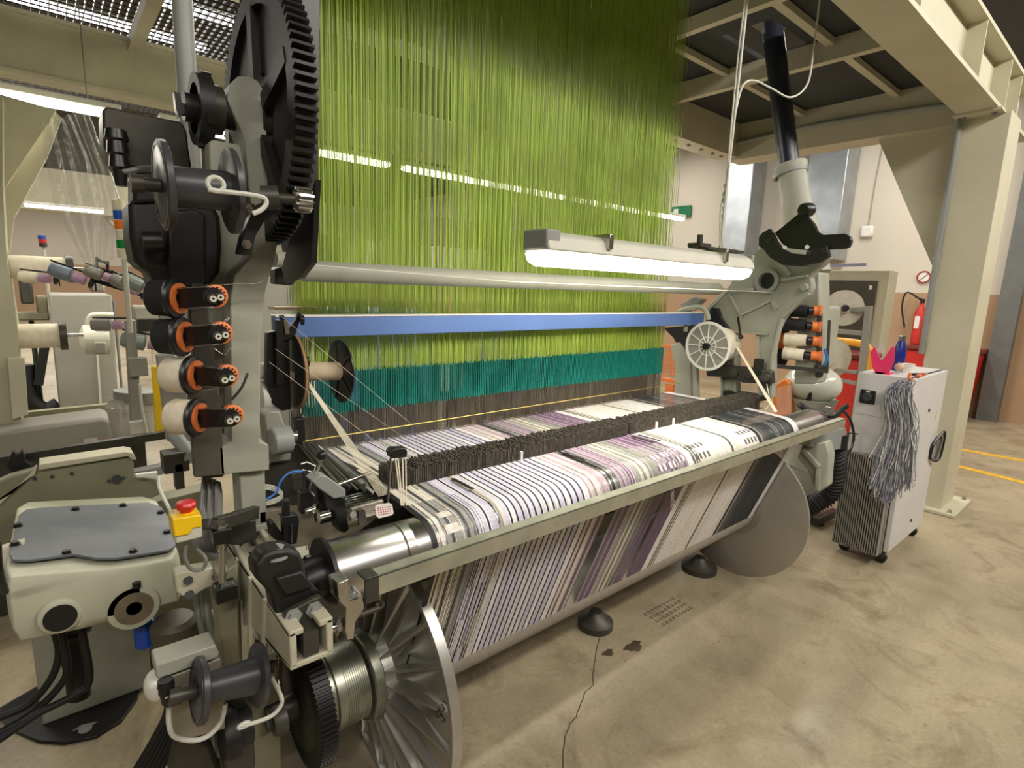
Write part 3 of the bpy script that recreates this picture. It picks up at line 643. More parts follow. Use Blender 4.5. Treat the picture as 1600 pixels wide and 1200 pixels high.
# left flange, cast with deep ribs on its outer face
mb=MB(); mb.lathe((.725,BY,BZ),(-1,0,0),[(-.012,FR),(.018,FR),(.019,FR-.003),(.018,FR-.014),(.004,FR-.018),(.004,.30),(.015,.16),(.03,.14),(.03,.10)],96); fL=wbp('flange',mb,ALU); lab(fL,'left aluminium flange with radial cast ribs and bright rim')
for k in range(20):
    an=2*PI*k/20+.1; e=V(0,math.cos(an),math.sin(an)); t_=V(0,-math.sin(an),math.cos(an)); c=V(.721,BY,BZ)
    mb=MB(); vs=[c+e*.12+t_*.008,c+e*.12-t_*.008,c+e*.385-t_*.012,c+e*.385+t_*.012,c+e*.12+t_*.003-V(.062,0,0),c+e*.12-t_*.003-V(.062,0,0),c+e*.385-t_*.004-V(.012,0,0),c+e*.385+t_*.004-V(.012,0,0)]
    mb.add(vs,[(0,1,2,3),(4,7,6,5),(0,4,5,1),(1,5,6,2),(2,6,7,3),(3,7,4,0)]); wbp('rib',mb,ALU,fL)
for k in range(20):
    an=2*PI*(k+.5)/20+.1; e=V(0,math.cos(an),math.sin(an)); t_=V(0,-math.sin(an),math.cos(an)); c=V(.722,BY,BZ)
    mb=MB(); vs=[c+e*.13,c+e*.30+t_*.045,c+e*.385+t_*.05,c+e*.385-t_*.05,c+e*.30-t_*.045,c+e*.29-V(.022,0,0),c+e*.15-V(.03,0,0)]
    mb.add(vs,[(0,6,5,1),(1,5,2),(2,5,3),(3,5,4),(4,5,6,0)]); wbp('boss',mb,ALU,fL)
# handwritten marks on the left flange
mb=MB()
INK=mat('black_marker',(20,20,20),.6,0,.02)
def stroke(pts,xx=.69,r_=.0016): mb.tube([PX(u,v,xx) for u,v in pts],r_,5)
for s_ in ([(690,1100),(695,1108),(690,1113)],[(684,1105),(689,1118)],[(690,1118),(696,1126),(690,1128)],[(693,1095),(697,1100)],[(681,1113),(687,1108),(691,1116),(684,1121),(681,1113)]): stroke(s_)
wbp('marker_writing',mb,INK,fL)
# threaded collar, hex flange, gear
prof=[(0,.112),(.02,.112),(.022,.104),(.026,.104),(.028,.114),(.05,.114)]
t=.05
while t<.122: prof+=[(t+.0015,.114),(t+.0025,.1125),(t+.0035,.1125),(t+.0045,.114)]; t+=.006
mb=MB(); mb.lathe((.50,BY,BZ),(1,0,0),prof,56); wbp('threaded_collar',mb,DSTEEL)
mb=MB(); mb.lathe((.628,BY,BZ),(1,0,0),[(0,.131),(.004,.136),(.03,.136),(.034,.131)],10); wbp('lock_ring',mb,DSTEEL)
mb=MB(); mb.lathe((.66,BY,BZ),(1,0,0),[(0,.12),(.05,.13)],40); wbp('hub',mb,ALU)
mb=MB(); mb.gear((.45,BY,BZ),(1,0,0),.180,.045,76,.009,hole=.03); wbp('gear',mb,BLK)
mb=MB(); mb.lathe((.44,BY,BZ),(1,0,0),[(0,.11),(.016,.14)],40); wbp('gear_cover',mb,BLKP)
mb=MB(); mb.cyl((.36,BY,BZ),(.5,BY,BZ),.035); mb.cyl((2.9,BY,BZ),(3.06,BY,BZ),.05); wbp('axle',mb,CHAR)
# ---------------------------------------------- warp yarns
PAL={'w':(236,232,232),'l':(206,202,222),'n':(14,13,28),'k':(24,23,26),'c':(228,220,204),'m':(180,154,174),'p':(110,84,114),'g':(140,142,128),'d':(78,78,76),'s':(160,158,156),'u':(52,46,60),'t':(44,50,56),'x':None}
KEYS=[k for k in PAL if k!='x']; WM=[mat('warp_'+k,PAL[k],.55,0,.05,60) for k in KEYS]
CREST=[(683,690,'k'),(690,702,'csck'),(702,716,'cdcs'),(716,732,'ccdk'),(732,742,'dsck'),(742,762,'lwk'),(762,772,'n')]+[]
def cx_(u): return PY(u,803-(u-678)*.2442,1.13).x
segs=[(675,684,'k',0,0),(684,700,'ccs',.12,1),(700,716,'ccccd',.05,1),(716,730,'cdsc',.1,1),(730,748,'ddsc',.15,0),(748,764,'llw',.02,0),(764,767,'n',0,0),(767,779,'wl',0,0),(779,792,'cds',.1,2)]
u=792.
while u<914: segs+=[(u,u+6.9,'llw',0,0),(u+6.9,u+9.4,'n',0,0)]; u+=9.4
segs+=[(914,922,'w',0,0),(922,947,'mmcm',.04,0),(947,954,'mcm',.1,0),(954,970,'sk',.35,2),(970,993,'mmspm',.08,0),(993,1031,'ggscg',.08,0),(1031,1046,'pmpg',.08,1),(1046,1062,'pppm',.06,1),(1062,1076,'pmmp',.05,1),(1076,1084,'w',0,0),(1084,1096,'cscd',.05,2),(1096,1112,'cw',.02,2),(1112,1144,'ccw',.0,0),(1144,1147,'d',0,0),(1147,1166,'cw',0,0),(1166,1186,'cwwc',.0,2),(1186,1190,'k',0,0),(1190,1204,'dts',.1,2),(1204,1238,'ddstt',.06,0),(1238,1240,'n',0,0),(1240,1247,'w',0,0)]
prof=[(1.905,1.0),(1.70,1.001),(1.52,.999),(1.44,1.0),(1.36,.995),(1.28,.9925)]
NT=12
for k in range(NT+1):
    th=R(111)*k/NT; prof.append((RY-(RR+.0012)*math.sin(th),RZ+(RR+.0012)*math.cos(th)))
roll0=5; roll1=len(prof)-1
pe=(1.335,.335); p0=prof[-1]
for k in range(1,5): prof.append((p0[0]+(pe[0]-p0[0])*k/4,p0[1]+(pe[1]-p0[1])*k/4))
low0=len(prof)-5
mb=MB(); NP=len(prof)
xs0=cx_(678); 
for (u0,u1,pal,gap,chk) in segs:
    xa,xb=cx_(u0),cx_(u1); tw=.0021; n=max(1,round((xb-xa)/tw)); tw=(xb-xa)/n
    hold=0
    for i in range(n):
        x=xa+i*tw; r1=random.random()
        if r1<gap: 
            full=False
        else: full=True
        hold-=1
        if hold<=0: ch_=random.choice(pal); hold=random.choice((1,2,3,5))
        ch=ch_; ci=KEYS.index(ch); wd=tw*(1.0 if gap<.03 else .93)
        zo=random.uniform(0,.0006)
        ph=random.random()*.5
        for k in range(NP-1):
            sec='top' if k<roll0 else ('roll' if k<roll1 else 'low')
            c2=ci
            if not full and sec!='top' : continue
            # threads lying beneath on lower run in parts of the cloth
            if chk and sec=='roll':
                kk=(k-roll0+ (int(xa*37)%2))
                if chk==2 and (kk//2)%2==1 and (i//7)%2==0: c2=KEYS.index('d' if ch!='s' else 's')
                if chk==1 and (kk//2)%2==1 and (i//6)%2==1: c2=KEYS.index('w')
                if chk==1 and (kk//2)%2==0 and (i//6)%2==0: c2=KEYS.index('s')
            if sec=='low':  # shade of the lower run put into darker yarn colours
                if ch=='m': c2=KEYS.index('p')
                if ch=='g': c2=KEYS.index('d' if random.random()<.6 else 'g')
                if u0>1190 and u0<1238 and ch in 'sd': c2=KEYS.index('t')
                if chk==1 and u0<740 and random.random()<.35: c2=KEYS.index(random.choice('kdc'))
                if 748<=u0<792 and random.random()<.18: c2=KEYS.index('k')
                if 950<u0<956 or (u0==1046 and i<n*.45): 
                    continue
            y0_,z0_=prof[k];y1_,z1_=prof[k+1]
            if sec=='top' and k<4 and not full and random.random()<.5: c2=KEYS.index('k')
            nx,nz=-(z1_-z0_),(y1_-y0_); l_=math.hypot(nx,nz); 
            # thickness outward
            oy,oz=(nx/l_*-1,nz/l_*-1)
            if sec=='top': oy,oz=0,1
            a_=.0002+zo
            mb.cur=c2; mb.add([(x,y0_+oy*a_,z0_+oz*a_),(x+wd,y0_+oy*a_,z0_+oz*a_),(x+wd,y1_+oy*a_,z1_+oz*a_),(x,y1_+oy*a_,z1_+oz*a_)],[(0,1,2,3)])
mb.cur=0
ws=mb.build('warp_yarn',WM,flat=True); tag(ws,'striped sheet of lavender, purple, cream and charcoal warp yarns over the roller','warp yarns',kind='stuff')
# black strips on the yarns paint in the shade of slits
mb=MB()
for (u,v,u2,v2) in ((713,752,763,777),(893,721,940,729),(978,670,1046,699),(1025,687,1063,698),(1117,650,1169,664)):
    a=PZ(u,v,1.0035); b=PZ(u2,v2,1.0)
    xx=b.x; mb.box((xx-.006,max(1.26,b.y-.02),1.001),(xx+.006,1.37,1.0028))
ss=mb.build('slit_shade',BLKP,flat=True); tag(ss,'narrow black strips painting shaded gaps between yarn groups on the flat run behind the roller','yarn gaps',kind='stuff')
# ---------------------------------------------- drop wires
mb=MB()
for j in range(6):
    y=1.405+j*.016; x=.74
    while x<3.02:
        if not(abs((x-.74)%1.13-1.11)<.012): 
            h=1.055+random.uniform(-.004,.005)+(.003*j if j<4 else .006); mb.box((x-.0012,y-.0055,.93 if j==0 else .99),(x+.0012,y+.0055,h-.006))
        x+=random.uniform(.0052,.0072)
dw=mb.build('drop_wire',DUST,flat=True); tag(dw,'bank of dusty dark drop wires standing across the warp yarns','drop wires',kind='stuff')
mb=MB()
for j in range(5): mb.box((.60,1.41+j*.018,.966),(3.08,1.416+j*.018,.974))
lp('contact_bar',mb,STEEL)
mb=MB(); mb.box((.60,1.395,.937),(3.10,1.399,.946)); lp('support_bar',mb,STEEL)
for xx,zz in ((1.24,1.10),(2.04,1.09),(2.17,1.09)):
    mb=MB(); mb.box((xx-.004,1.392,.98),(xx+.004,1.40,1.03)); lp('separator',mb,WHT)
mb=MB(); mb.box((.6,1.50,.60),(3.05,1.53,.93)); lp('inner_panel',mb,CHAR)
# frame cross girder below warp (dark)
mb=MB(); mb.box((.5,1.9,.15),(3.0,2.1,.55)); lp('cross_girder',mb,CASTD)
# ================================================================ INNER LEFT: yarn reel, yarn bundle, clamps
t=thing('yarn_reel','reel with paper core between a black disc and a thin brown-edged disc','reel',PY(490,640,1.72))
c1_=PY(455,580,1.72); c2_=PY(530,580,1.72)
mb=MB(); mb.lathe(c2_,(1,0,0),[(0,.10),(.002,.104),(.006,.104),(.009,.10),(.01,.03)],40); 
for k in range(5):
    an=2*PI*k/5; mb.bar(c2_+V(-.002,math.cos(an)*.03,math.sin(an)*.03),c2_+V(-.002,math.cos(an)*.098,math.sin(an)*.098),.006,.004,up=(1,0,0))
mb.build('disc',BLKP,t)
mb=MB(); mb.lathe(c1_,(1,0,0),[(0,.112),(.006,.118),(.012,.118),(.016,.112),(.016,.03)],40); mb.build('disc',BLKP,t)
mb=MB(); mb.ring(c1_+V(.003,0,0),(1,0,0),.112,.1195,.008,40); mb.build('rim_yarn',YARNB,t)
mb=MB(); mb.cyl(c1_,c2_,.030,seg=28); mb.build('paper_core',PAPER,t)
mb=MB(); mb.cyl(c1_+V(.015,-.02,.03),c1_+V(.045,-.02,.03),.018,seg=18); mb.build('brake_knob',BLKP,t)
mb=MB(); mb.prism([PY(u,v,1.70) for u,v in ((418,520),(436,516),(452,520),(455,640),(440,642),(425,630),(416,600))],(0,.03,0)); mb.prism([PY(u,v,1.69) for u,v in ((438,492),(444,492),(450,515),(462,500),(466,486),(472,490),(460,530),(442,532))],(0,.015,0)); mb.build('holder',BLKP,t,bevel=.002)
mb=MB(); p=PY(469,500,1.68); mb.lathe(p,(1,-.2,0),[(0,.01),(.002,.016),(.010,.016),(.012,.01)],10); mb.bar(PY(436,500,1.69),PY(436,600,1.69),.02,.02); mb.build('adjusting_knob',BLKP,t)
mb=MB(); mb.bar(PY(446,500,1.68),PY(449,522,1.68),.005,.012); mb.build('brake_band',STEEL,t)
mb=MB()
for k in range(9):
    f_=k/8; a=PY(468+f_*4,585,1.70)+V(0,-.02,0); b=PY(592+f_*16,776-f_*4,1.34); mb.tube([a,b],.0008,5)
tag(mb.build('yarn_strand',YARN),'fan of pale yarns running from the reel down to the red-dotted card','yarns',kind='stuff')
mb=MB()
for (p,q) in (((420,478),(642,662)),((430,545),(655,700)),((420,565),(600,700))): mb.tube([PY(*p,1.6),PY(*q,1.5)],.00045,4)
tag(mb.build('yarn_thread',YARN),'faint single threads crossing in front of the teal sleeves','threads',kind='stuff')
# yarn fork
t=thing('yarn_tension_fork','upright metal arm with black head spreading ribbons of yarn','yarn guide',PY(608,785,1.30))
mb=MB(); mb.bar(PY(606,788,1.30),PY(611,712,1.30),.007,.004); mb.bar(PY(606,788,1.30),PY(598,792,1.28),.006,.004); mb.build('arm',STEEL,t)
mb=MB(); mb.prism([PY(u,v,1.285) for u,v in ((610,707),(616,701),(634,700),(637,705),(636,715),(613,717))],(0,.03,0)); mb.build('head',BLKP,t,bevel=.003)
mb=MB()
for k,(a,b) in enumerate(((618,627),(622,629),(629,631),(634,635))): mb.bar(PY(a,716,1.29),PY(b,790,1.27),.0035,.001,up=(0,1,0))
ry=mb.build('yarn_ribbon',YARN,t)
# red-dotted card
t=thing('thread_card','small white card with rows of red figures by the roller end','card',PY(600,808,1.22))
mb=MB(); P=[PY(u,v,1.22) for u,v in ((586,792),(589,789),(609,786),(613,789),(615,802),(612,805),(592,810),(588,806))]; mb.prism(P,(0,.002,0)); mb.build('plate',WHT,t)
mb=MB()
RC=mat('faded_red_print',(200,70,100),.6,0,.02)
for r_ in range(4):
    for k in range(6):
        q=PY(591+k*3.6+r_*.5,794-k*.5+r_*3.4,1.2195); mb.box(q-V(.0017,0,.0014),q+V(.0017,.0004,.0014))
mb.build('printed_figures',RC,t,flat=True)
# selvedge clamp unit with black ball lever
t=thing('selvedge_unit','grey and black clamp unit with ball lever left of the yarns','clamp',PY(520,830,1.32))
mb=MB(); mb.prism([PY(u,v,1.33) for u,v in ((487,752),(502,742),(512,745),(540,765),(541,776),(522,780),(500,765))],(0,.05,0)); mb.build('grey_cap',GREY,t,bevel=.003)
mb=MB(); mb.prism([PY(u,v,1.34) for u,v in ((505,768),(540,778),(543,805),(546,828),(538,834),(530,830),(522,800),(508,795))],(0,.05,0)); mb.build('body',BLKP,t,bevel=.004)
mb=MB(); mb.tube([PY(503,716,1.36),PY(498,730,1.36),PY(486,757,1.35),PY(485,766,1.35),PY(492,775,1.34)],.0035,8,3); mb.build('lever',STEEL,t)
mb=MB(); mb.ball(PY(503,711,1.36),.014); mb.build('ball_grip',BLKP,t)
mb=MB(); mb.cyl(PY(490,810,1.30),PY(515,803,1.30),.012); mb.lathe(PY(490,808,1.27),(1,0,0),[(0,.010),(.004,.017),(.012,.017),(.014,.010)],8); mb.cyl(PY(478,800,1.3),PY(492,795,1.3),.008); mb.build('knurled_screw',STEEL,t)
mb=MB(); mb.box(PY(548,802,1.28),PY(592,788,1.30)+V(0,0,-.02)); mb.bar(PY(548,800,1.27),PY(598,786,1.27),.012,.022); mb.build('rail',mat('worn_steel',(170,160,150),.4,.7,.1,20),t,bevel=.002)
for q in ((552,804),(566,800)):
    m2=MB(); m2.cyl(PY(*q,1.268),PY(*q,1.26),.008,seg=14); m2.build('screw',STEEL,t)
mb=MB(); mb.prism([PY(u,v,1.25) for u,v in ((560,799),(570,797),(574,818),(562,822))],(0,.01,0)); mb.build('clip',CHAR,t)
# slide blocks in front of column
t=thing('slide_post','black upright slide with clamps standing beside the bearing block','bracket',PY(445,860,1.27))
mb=MB(); mb.prism([PY(u,v,1.28) for u,v in ((440,808),(466,804),(468,815),(464,850),(445,852),(444,815))],(0,.03,0)); mb.bar(PY(447,806,1.29),PY(446,780,1.29),.016,.016); mb.prism([PY(u,v,1.30) for u,v in ((421,818),(428,815),(445,840),(443,852),(425,840))],(0,.03,0)); mb.build('slide',BLKP,t,bevel=.002)
mb=MB(); mb.bar(PY(455,820,1.275),PY(456,848,1.275),.005,.004); mb.build('slot',STEEL,t)
# blue and white air lines
t=thing('air_line','loop of blue and white air hoses behind the left column foot','hose',PY(430,780,1.5))
mb=MB(); mb.tube([PY(u,v,1.45) for u,v in ((480,737),(455,738),(440,750),(432,768),(420,778),(402,785))],.003,8,5); mb.build('blue_hose',BLUEC,t)
for k in range(3):
    mb=MB(); mb.tube([PY(u,v+k*3,1.46) for u,v in ((402,764),(415,758),(432,762),(441,772),(425,781),(404,783))],.0025,8,4); mb.build('white_hose',CABLEW,t)
# casting cover parts between column and warp
t=thing('shaft_cover','weathered grey casting with round boss right of the left column','cover',PY(432,730,1.6))
mb=MB(); mb.prism([PY(u,v,1.6) for u,v in ((412,648),(420,642),(438,642),(444,660),(450,672),(456,700),(455,720),(425,724),(418,690))],(0,.06,0)); mb.build('casting',CABS,t,bevel=.006)
mb=MB(); mb.lathe(PY(424,690,1.57),(1,0,0),[(0,.035),(.004,.04),(.05,.04),(.055,.03)],24); mb.build('boss',GREY,t)
mb=MB(); mb.cyl(PY(455,682,1.56),PY(462,682,1.56),.018); mb.build('nut',STEEL,t)
# general dark under-structure at the left inner side
mb=MB(); mb.prism([PY(u,v,1.62) for u,v in ((400,740),(470,690),(620,760),(640,800),(560,830),(470,850),(405,870))],(0,.02,0)); lp('inner_cover',mb,CHAR)
mb=MB(); mb.prism([PY(u,v,1.44) for u,v in ((405,800),(440,795),(500,790),(600,800),(560,832),(490,850),(408,868))],(0,.02,0)); lp('deck_plate',mb,mat('worn_plate',(150,142,124),.5,.3,.15,12),bevel=.002)
for k in range(7):
    mb=MB(); mb.tube([PY(463+k*7,690+k*1.5,1.62),PY(520+k*13,760+k*2,1.46)],.004+.002*(k%3),6); lp('guide_rod',mb,STEEL if k%2 else CHAR)
mb=MB(); mb.cyl(PY(512,764,1.42),PY(580,738,1.42),.006); lp('guide_rod',mb,STEEL)
mb=MB(); mb.tube([PY(470,725,1.5),PY(480,722,1.5),PY(493,728,1.5),PY(490,738,1.5),PY(472,734,1.5)],.002,6); lp('wire_loop',mb,WHT)
for (u0,v0,u1,v1,y,m_) in ((470,770,490,800,1.4,BLKP),(455,740,475,765,1.5,CHAR),(500,790,520,815,1.38,BLKP),(478,740,488,790,1.42,BLKP),(463,655,478,690,1.6,BLKP)):
    mb=MB(); a=PY(u0,v0,y);b=PY(u1,v1,y); mb.box(a,b+V(0,.03,0)); lp('small_block',mb,m_,bevel=.003)
# ================================================================ LEFT: gearbox, emergency stop, cables, sensor head
t=thing('gear_case','cream cast gear case with slate grey bolted lid at lower left','gear case',(.04,2.0,.0))
# body
yb0,yb1=1.72,2.34
A=PY(8,880,yb0)
bl=[(-.135,1.74),(.0,1.72),(.13,1.72),(.222,1.74),(.245,1.82),(.255,2.30),(.22,2.36),(-.11,2.36),(-.135,2.30),(-.145,1.82)]
mb=MB(); n=len(bl)
rings=[]
for (zz,sc) in ((.655,.86),(.67,.95),(.72,1.0),(.80,1.0),(.835,.985),(.85,.96)):
    c_=V(.05,2.04,0); rings.append([V(c_.x+(x-c_.x)*sc,c_.y+(y-c_.y)*sc,zz-.065*((x+.145)/.4)*(1 if zz>.7 else .2)) for x,y in bl])
vs=[p for r_ in rings for p in r_]; fs=[tuple(range(n))[::-1],tuple((len(rings)-1)*n+k for k in range(n))]
for i in range(len(rings)-1):
    for k in range(n): fs.append((i*n+k,i*n+(k+1)%n,(i+1)*n+(k+1)%n,(i+1)*n+k))
mb.add(vs,fs); mb.build('body',mat('cream_green_casting',(190,190,168),.5,0,.05,8,.1),t,bevel=.012)
lidp=[(15,870),(30,808),(42,799),(70,796),(232,788),(252,795),(262,808),(274,840),(275,855),(266,862),(232,868),(180,876),(150,876),(115,870),(70,876),(45,879),(20,879)]
def lidpt(u,v):
    p=PZ(u,v,.80); 
    # lid plane slopes slightly down towards +x
    for _ in range(6): zz=.846-.065*((p.x+.145)/.4)+.012; p=PZ(u,v,zz)
    return p
mb=MB(); mb.prism([lidpt(*q) for q in lidp],(0,0,.008)); ld=mb.build('lid',LID,t,bevel=.002)
for q in ((28,826),(24,855),(118,800),(192,794),(251,805),(261,836),(104,868),(208,866)):
    mb=MB(); p=lidpt(*q)+V(0,0,.006); mb.cyl(p,p+V(0,0,.004),.012,seg=16); mb.cyl(p,p+V(0,0,.010),.009,seg=12); mb.build('lid_screw',BLKP,ld)
# bosses at the front face
p=PY(209,948,1.73); mb=MB(); mb.lathe(p,(0,-1,0),[(-.03,.066),(.0,.064),(.010,.060),(.010,.046)],36); mb.build('boss',mat('cream_green_casting',(0,0,0)),t)
mb=MB(); mb.ring(p+V(0,-.008,0),(0,-1,0),.019,.046,.004,32); mb.build('steel_bush',mat('brown_bush',(130,118,98),.5,.3,.1,20),t)
mb=MB(); mb.cyl(p+V(0,-.004,0),p+V(0,-.010,0),.019); mb.build('bore',BLKP,t)
p2=PY(94,961,1.73); mb=MB(); mb.cyl(p2+V(0,.01,0),p2+V(0,-.018,0),.035,seg=28); mb.build('black_plug',BLKP,t)
mb=MB(); mb.lathe(p2,(0,-1,0),[(-.02,.052),(.008,.048),(.014,.040)],28); mb.prism([PY(u,v,1.74) for u,v in ((70,945),(90,928),(175,918),(185,930),(160,948),(125,975),(95,985))],(0,-.012,0)); mb.build('web',mat('cream_green_casting',(0,0,0)),t,bevel=.004)
p3=PY(214,918,1.715); mb=MB(); mb.cyl(p3,p3+V(0,0,.016),.010); mb.build('plug_screw',BLKP,t)
mb=MB(); mb.lathe(PY(-12,880,1.95),(1,0,0),[(0,.04),(.07,.05)],20); mb.build('side_knob',CREAM,t)
# pedestal
mb=MB(); mb.box((-.14,2.35,.01),(.19,2.6,.66)); mb.build('pedestal',CAST,t,bevel=.006)
mb=MB(); mb.prism([PZ(u,v,.0) for u,v in ((0,1128),(20,1145),(60,1162),(100,1165),(150,1155),(190,1130),(215,1095),(222,1065),(222,1030),(150,1040),(60,1075),(0,1110))],(0,0,.012)); mb.build('base_plate',BLKP,t,bevel=.002)
mb=MB(); p=PZ(133,1140,.013); mb.cyl(p,p+V(0,0,.004),.02); mb.prism([PZ(u,v,.0135) for u,v in ((112,1143),(128,1133),(153,1128),(140,1136),(128,1138))],(0,0,.002)); mb.build('base_bolt',GREY,t)
# cable bundle under the gear case
t=thing('cable_bundle','thick black cables dropping from the gear case and sweeping out left','cables',(.0,2.0,0))
for k,pts in enumerate(([(85,985),(92,1020),(80,1060),(45,1100),(-10,1125)],[(95,985),(105,1040),(95,1070),(50,1115),(-10,1150)],[(128,985),(140,1060),(118,1085),(60,1115),(0,1155),(-20,1165)])):
    mb=MB(); mb.tube([PY(u,v,1.9-.02*k) for u,v in pts],.010,10,6); mb.build('cable',RUB,t)
mb=MB(); mb.tube([PY(112,980,1.95),PY(110,1010,1.95),PY(120,1050,1.95),PY(124,1088,1.95)],[.045,.05,.035,.03],14,4); mb.build('bundle',RUB,t)
mb=MB(); mb.tube([PY(-5,850,1.5),PY(-2,890,1.55),PY(8,925,1.7)],.008,8,4); mb.build('cable',RUB,t)
# emergency stop
t=thing('emergency_stop','yellow box with red emergency mushroom button left of the column foot','emergency stop',PY(292,850,1.22))
P=[PY(u,v,1.20) for u,v in ((269,811),(315,804),(317,840),(274,851))]
mb=MB(); mb.prism(P,(0,.05,0)); mb.build('base',LGR,t,bevel=.004)
P=[PY(u,v,1.197) for u,v in ((269,811),(315,804),(316,824),(302,826),(296,836),(272,840))]
mb=MB(); mb.prism(P,(0,.056,0)); mb.build('yellow_cover',YEL,t,bevel=.003)
c=PY(292,805,1.225); mb=MB(); mb.cyl(c-V(0,0,.006),c+V(0,0,.008),.014); mb.build('collar',YEL,t)
mb=MB(); mb.lathe(c+V(0,0,.006),(0,0,1),[(0,.010),(.006,.012),(.010,.017),(.018,.019),(.023,.016),(.025,.006)],24); mb.build('red_button',REDB,t)
mb=MB(); mb.bar(PY(316,818,1.23),PY(335,822,1.27),.03,.02); mb.bar(PY(335,820,1.27),PY(400,800,1.36),.02,.03); mb.build('bracket',CHAR,t,bevel=.002)
mb=MB(); mb.tube([PY(248,745,1.3),PY(249,762,1.28),PY(262,790,1.25),PY(272,808,1.22)],.0035,8,5); mb.build('cable',CABLEW,t); mb=MB(); mb.tube([PY(291,850,1.22),PY(289,872,1.22),PY(300,890,1.22),PY(318,888,1.22),PY(321,872,1.22),PY(308,858,1.24)],.004,8,5); mb.build('cable',CABLE,t)
# clamp cube and rod
t=thing('clamp_rod','steel rod with black clamp cube standing right of the emergency stop','rod clamp',PY(348,905,1.25))
mb=MB(); mb.cyl(PY(349,848,1.25),PY(348,915,1.25),.008); mb.build('rod',STEEL,t)
c=PY(345,835,1.25); mb=MB(); mb.cbox(c,(.018,.018,.016)); mb.build('cube',BLKP,t,bevel=.002)
mb=MB(); bolt(mb,c+V(0,0,.016),(0,0,1),.011,.012); mb.build('bolt',STEEL,t)
c=PY(352,923,1.25); mb=MB(); mb.cbox(c,(.022,.02,.018)); mb.build('lower_cube',BLKP,t,bevel=.003)
# cream two hole bracket
t=thing('hinge_bracket','cream cast bracket with two dark holes under the emergency stop','bracket',PY(310,930,1.35))
mb=MB(); mb.prism([PY(u,v,1.35) for u,v in ((273,898),(282,894),(338,886),(345,890),(346,912),(322,920),(300,934),(284,932),(275,925))],(0,.04,0)); mb.build('casting',CREAM,t,bevel=.004)
for q in ((294,907),(338,901),(296,929)):
    mb=MB(); mb.cyl(PY(*q,1.352),PY(*q,1.346),.010,seg=16); mb.build('hole',BLKP,t)
# grey cable loom in front of column
t=thing('grey_cable_loom','thick bunch of grey cables hanging left of the column foot','cables',PY(320,860,1.5))
for k in range(12):
    u0=326+k*2.2; mb=MB()
    mb.tube([PY(u0-8,742+k,1.48+.01*(k%3)),PY(u0-11+k*.6,775,1.46+.01*(k%4)),PY(312+k*2.9,800+2*k,1.44),PY(302+k*3,845+k,1.43),PY(315+k*2.5,862+k*.8,1.42),PY(342,870+k*.7,1.42)],.0034,7,5); mb.build('cable',CABLE,t)
# hoses dropping to the floor area
t=thing('grey_hose_pair','pair of grey hoses dropping past the motor towards the floor','hoses',PY(335,1050,1.45))
for k,(a,b,r_) in enumerate(((326,335,.010),(312,322,.008),(318,314,.006))):
    mb=MB(); mb.tube([PY(a-6,920,1.5),PY(a-2,960,1.45),PY(b+3,1020,1.42),PY(b+10,1080,1.4),PY(b+20,1180,1.4)],r_,10,5); mb.build('hose',CABLE,t)
t=thing('black_cable_bundle','bundle of black cables running down to the floor at bottom left','cables',PY(240,1150,1.35))
for k in range(6):
    mb=MB(); mb.tube([PY(268+k*4,1050,1.30),PY(262+k*4,1110,1.3),PY(238+k*6,1160,1.3),PY(205+k*8,1215,1.3)],.0085,8,5); mb.build('cable',RUB,t)
# small electric motor + blue bowl behind
t=thing('small_motor','grey brown finned motor below the gear case','motor',PY(275,1010,1.75))
a=PY(272,975,1.75); mb=MB(); mb.lathe(a-V(0,0,.13),(0,0,1),[(0,.058),(.09,.058),(.11,.062),(.135,.062),(.15,.05),(.152,.02)],30)
mb.build('housing',mat('brown_grey_motor',(92,86,72),.55,.2,.1,10),t)
for k in range(22):
    an=2*PI*k/22; mb=MB(); mb.bar(a+V(math.cos(an)*.058,math.sin(an)*.058,-.12),a+V(math.cos(an)*.058,math.sin(an)*.058,-.035),.004,.004); mb.build('fin',mat('brown_grey_motor',(0,0,0)),t)
mb=MB(); mb.box((.22,1.75,.0),(.36,1.9,.44)); mb.build('plinth',CHAR,t,bevel=.004)
tag((lambda m_:(m_.lathe(PY(228,1000,1.82)-V(0,0,.02),(0,0,1),[(0,.02),(.01,.03),(.08,.03),(.09,.02)],20),m_.build('blue_bowl',mat('blue_plastic',(20,70,170),.3,0,.05)))[1])(MB()),'small blue plastic cup left of the finned motor','cup')
# sensor / feeder head at bottom left
t=thing('yarn_feeder','white topped yarn feeder with black plug at bottom left','feeder',PY(300,1170,1.12))
mb=MB(); mb.prism([PY(u,v,1.15) for u,v in ((243,1040),(337,1008),(343,1022),(340,1028),(248,1062),(244,1058))],(0,.06,0)); mb.build('top_cover',CAST,t,bevel=.003)
mb=MB(); mb.prism([PY(u,v,1.16) for u,v in ((252,1062),(345,1028),(352,1090),(352,1140),(280,1160),(268,1140))],(0,.04,0)); mb.build('body',mat('worn_grey_body',(150,144,128),.5,.3,.1,12),t,bevel=.004)
mb=MB(); mb.ball(PY(245,1070,1.18),.030,.75,.9,1.1); mb.build('white_cap',WHT,t)
mb=MB(); mb.lathe(PY(258,1062,1.12),PY(264,1108,1.12)-PY(258,1062,1.12),[(0,.013),(.012,.015),(.014,.013),(.026,.014),(.028,.012),(.048,.011),(.055,.007)],16); mb.build('plug',BLKP,t)
mb=MB(); mb.box(PY(258,1092,1.108),PY(266,1086,1.11)); mb.build('plug_mark',WHT,t)
mb=MB(); mb.tube([PY(u,v,1.12) for u,v in ((264,1106),(264,1130),(272,1150),(300,1157),(325,1150),(345,1128),(352,1100))],.005,9,6); mb.build('cable',CABLEW,t)
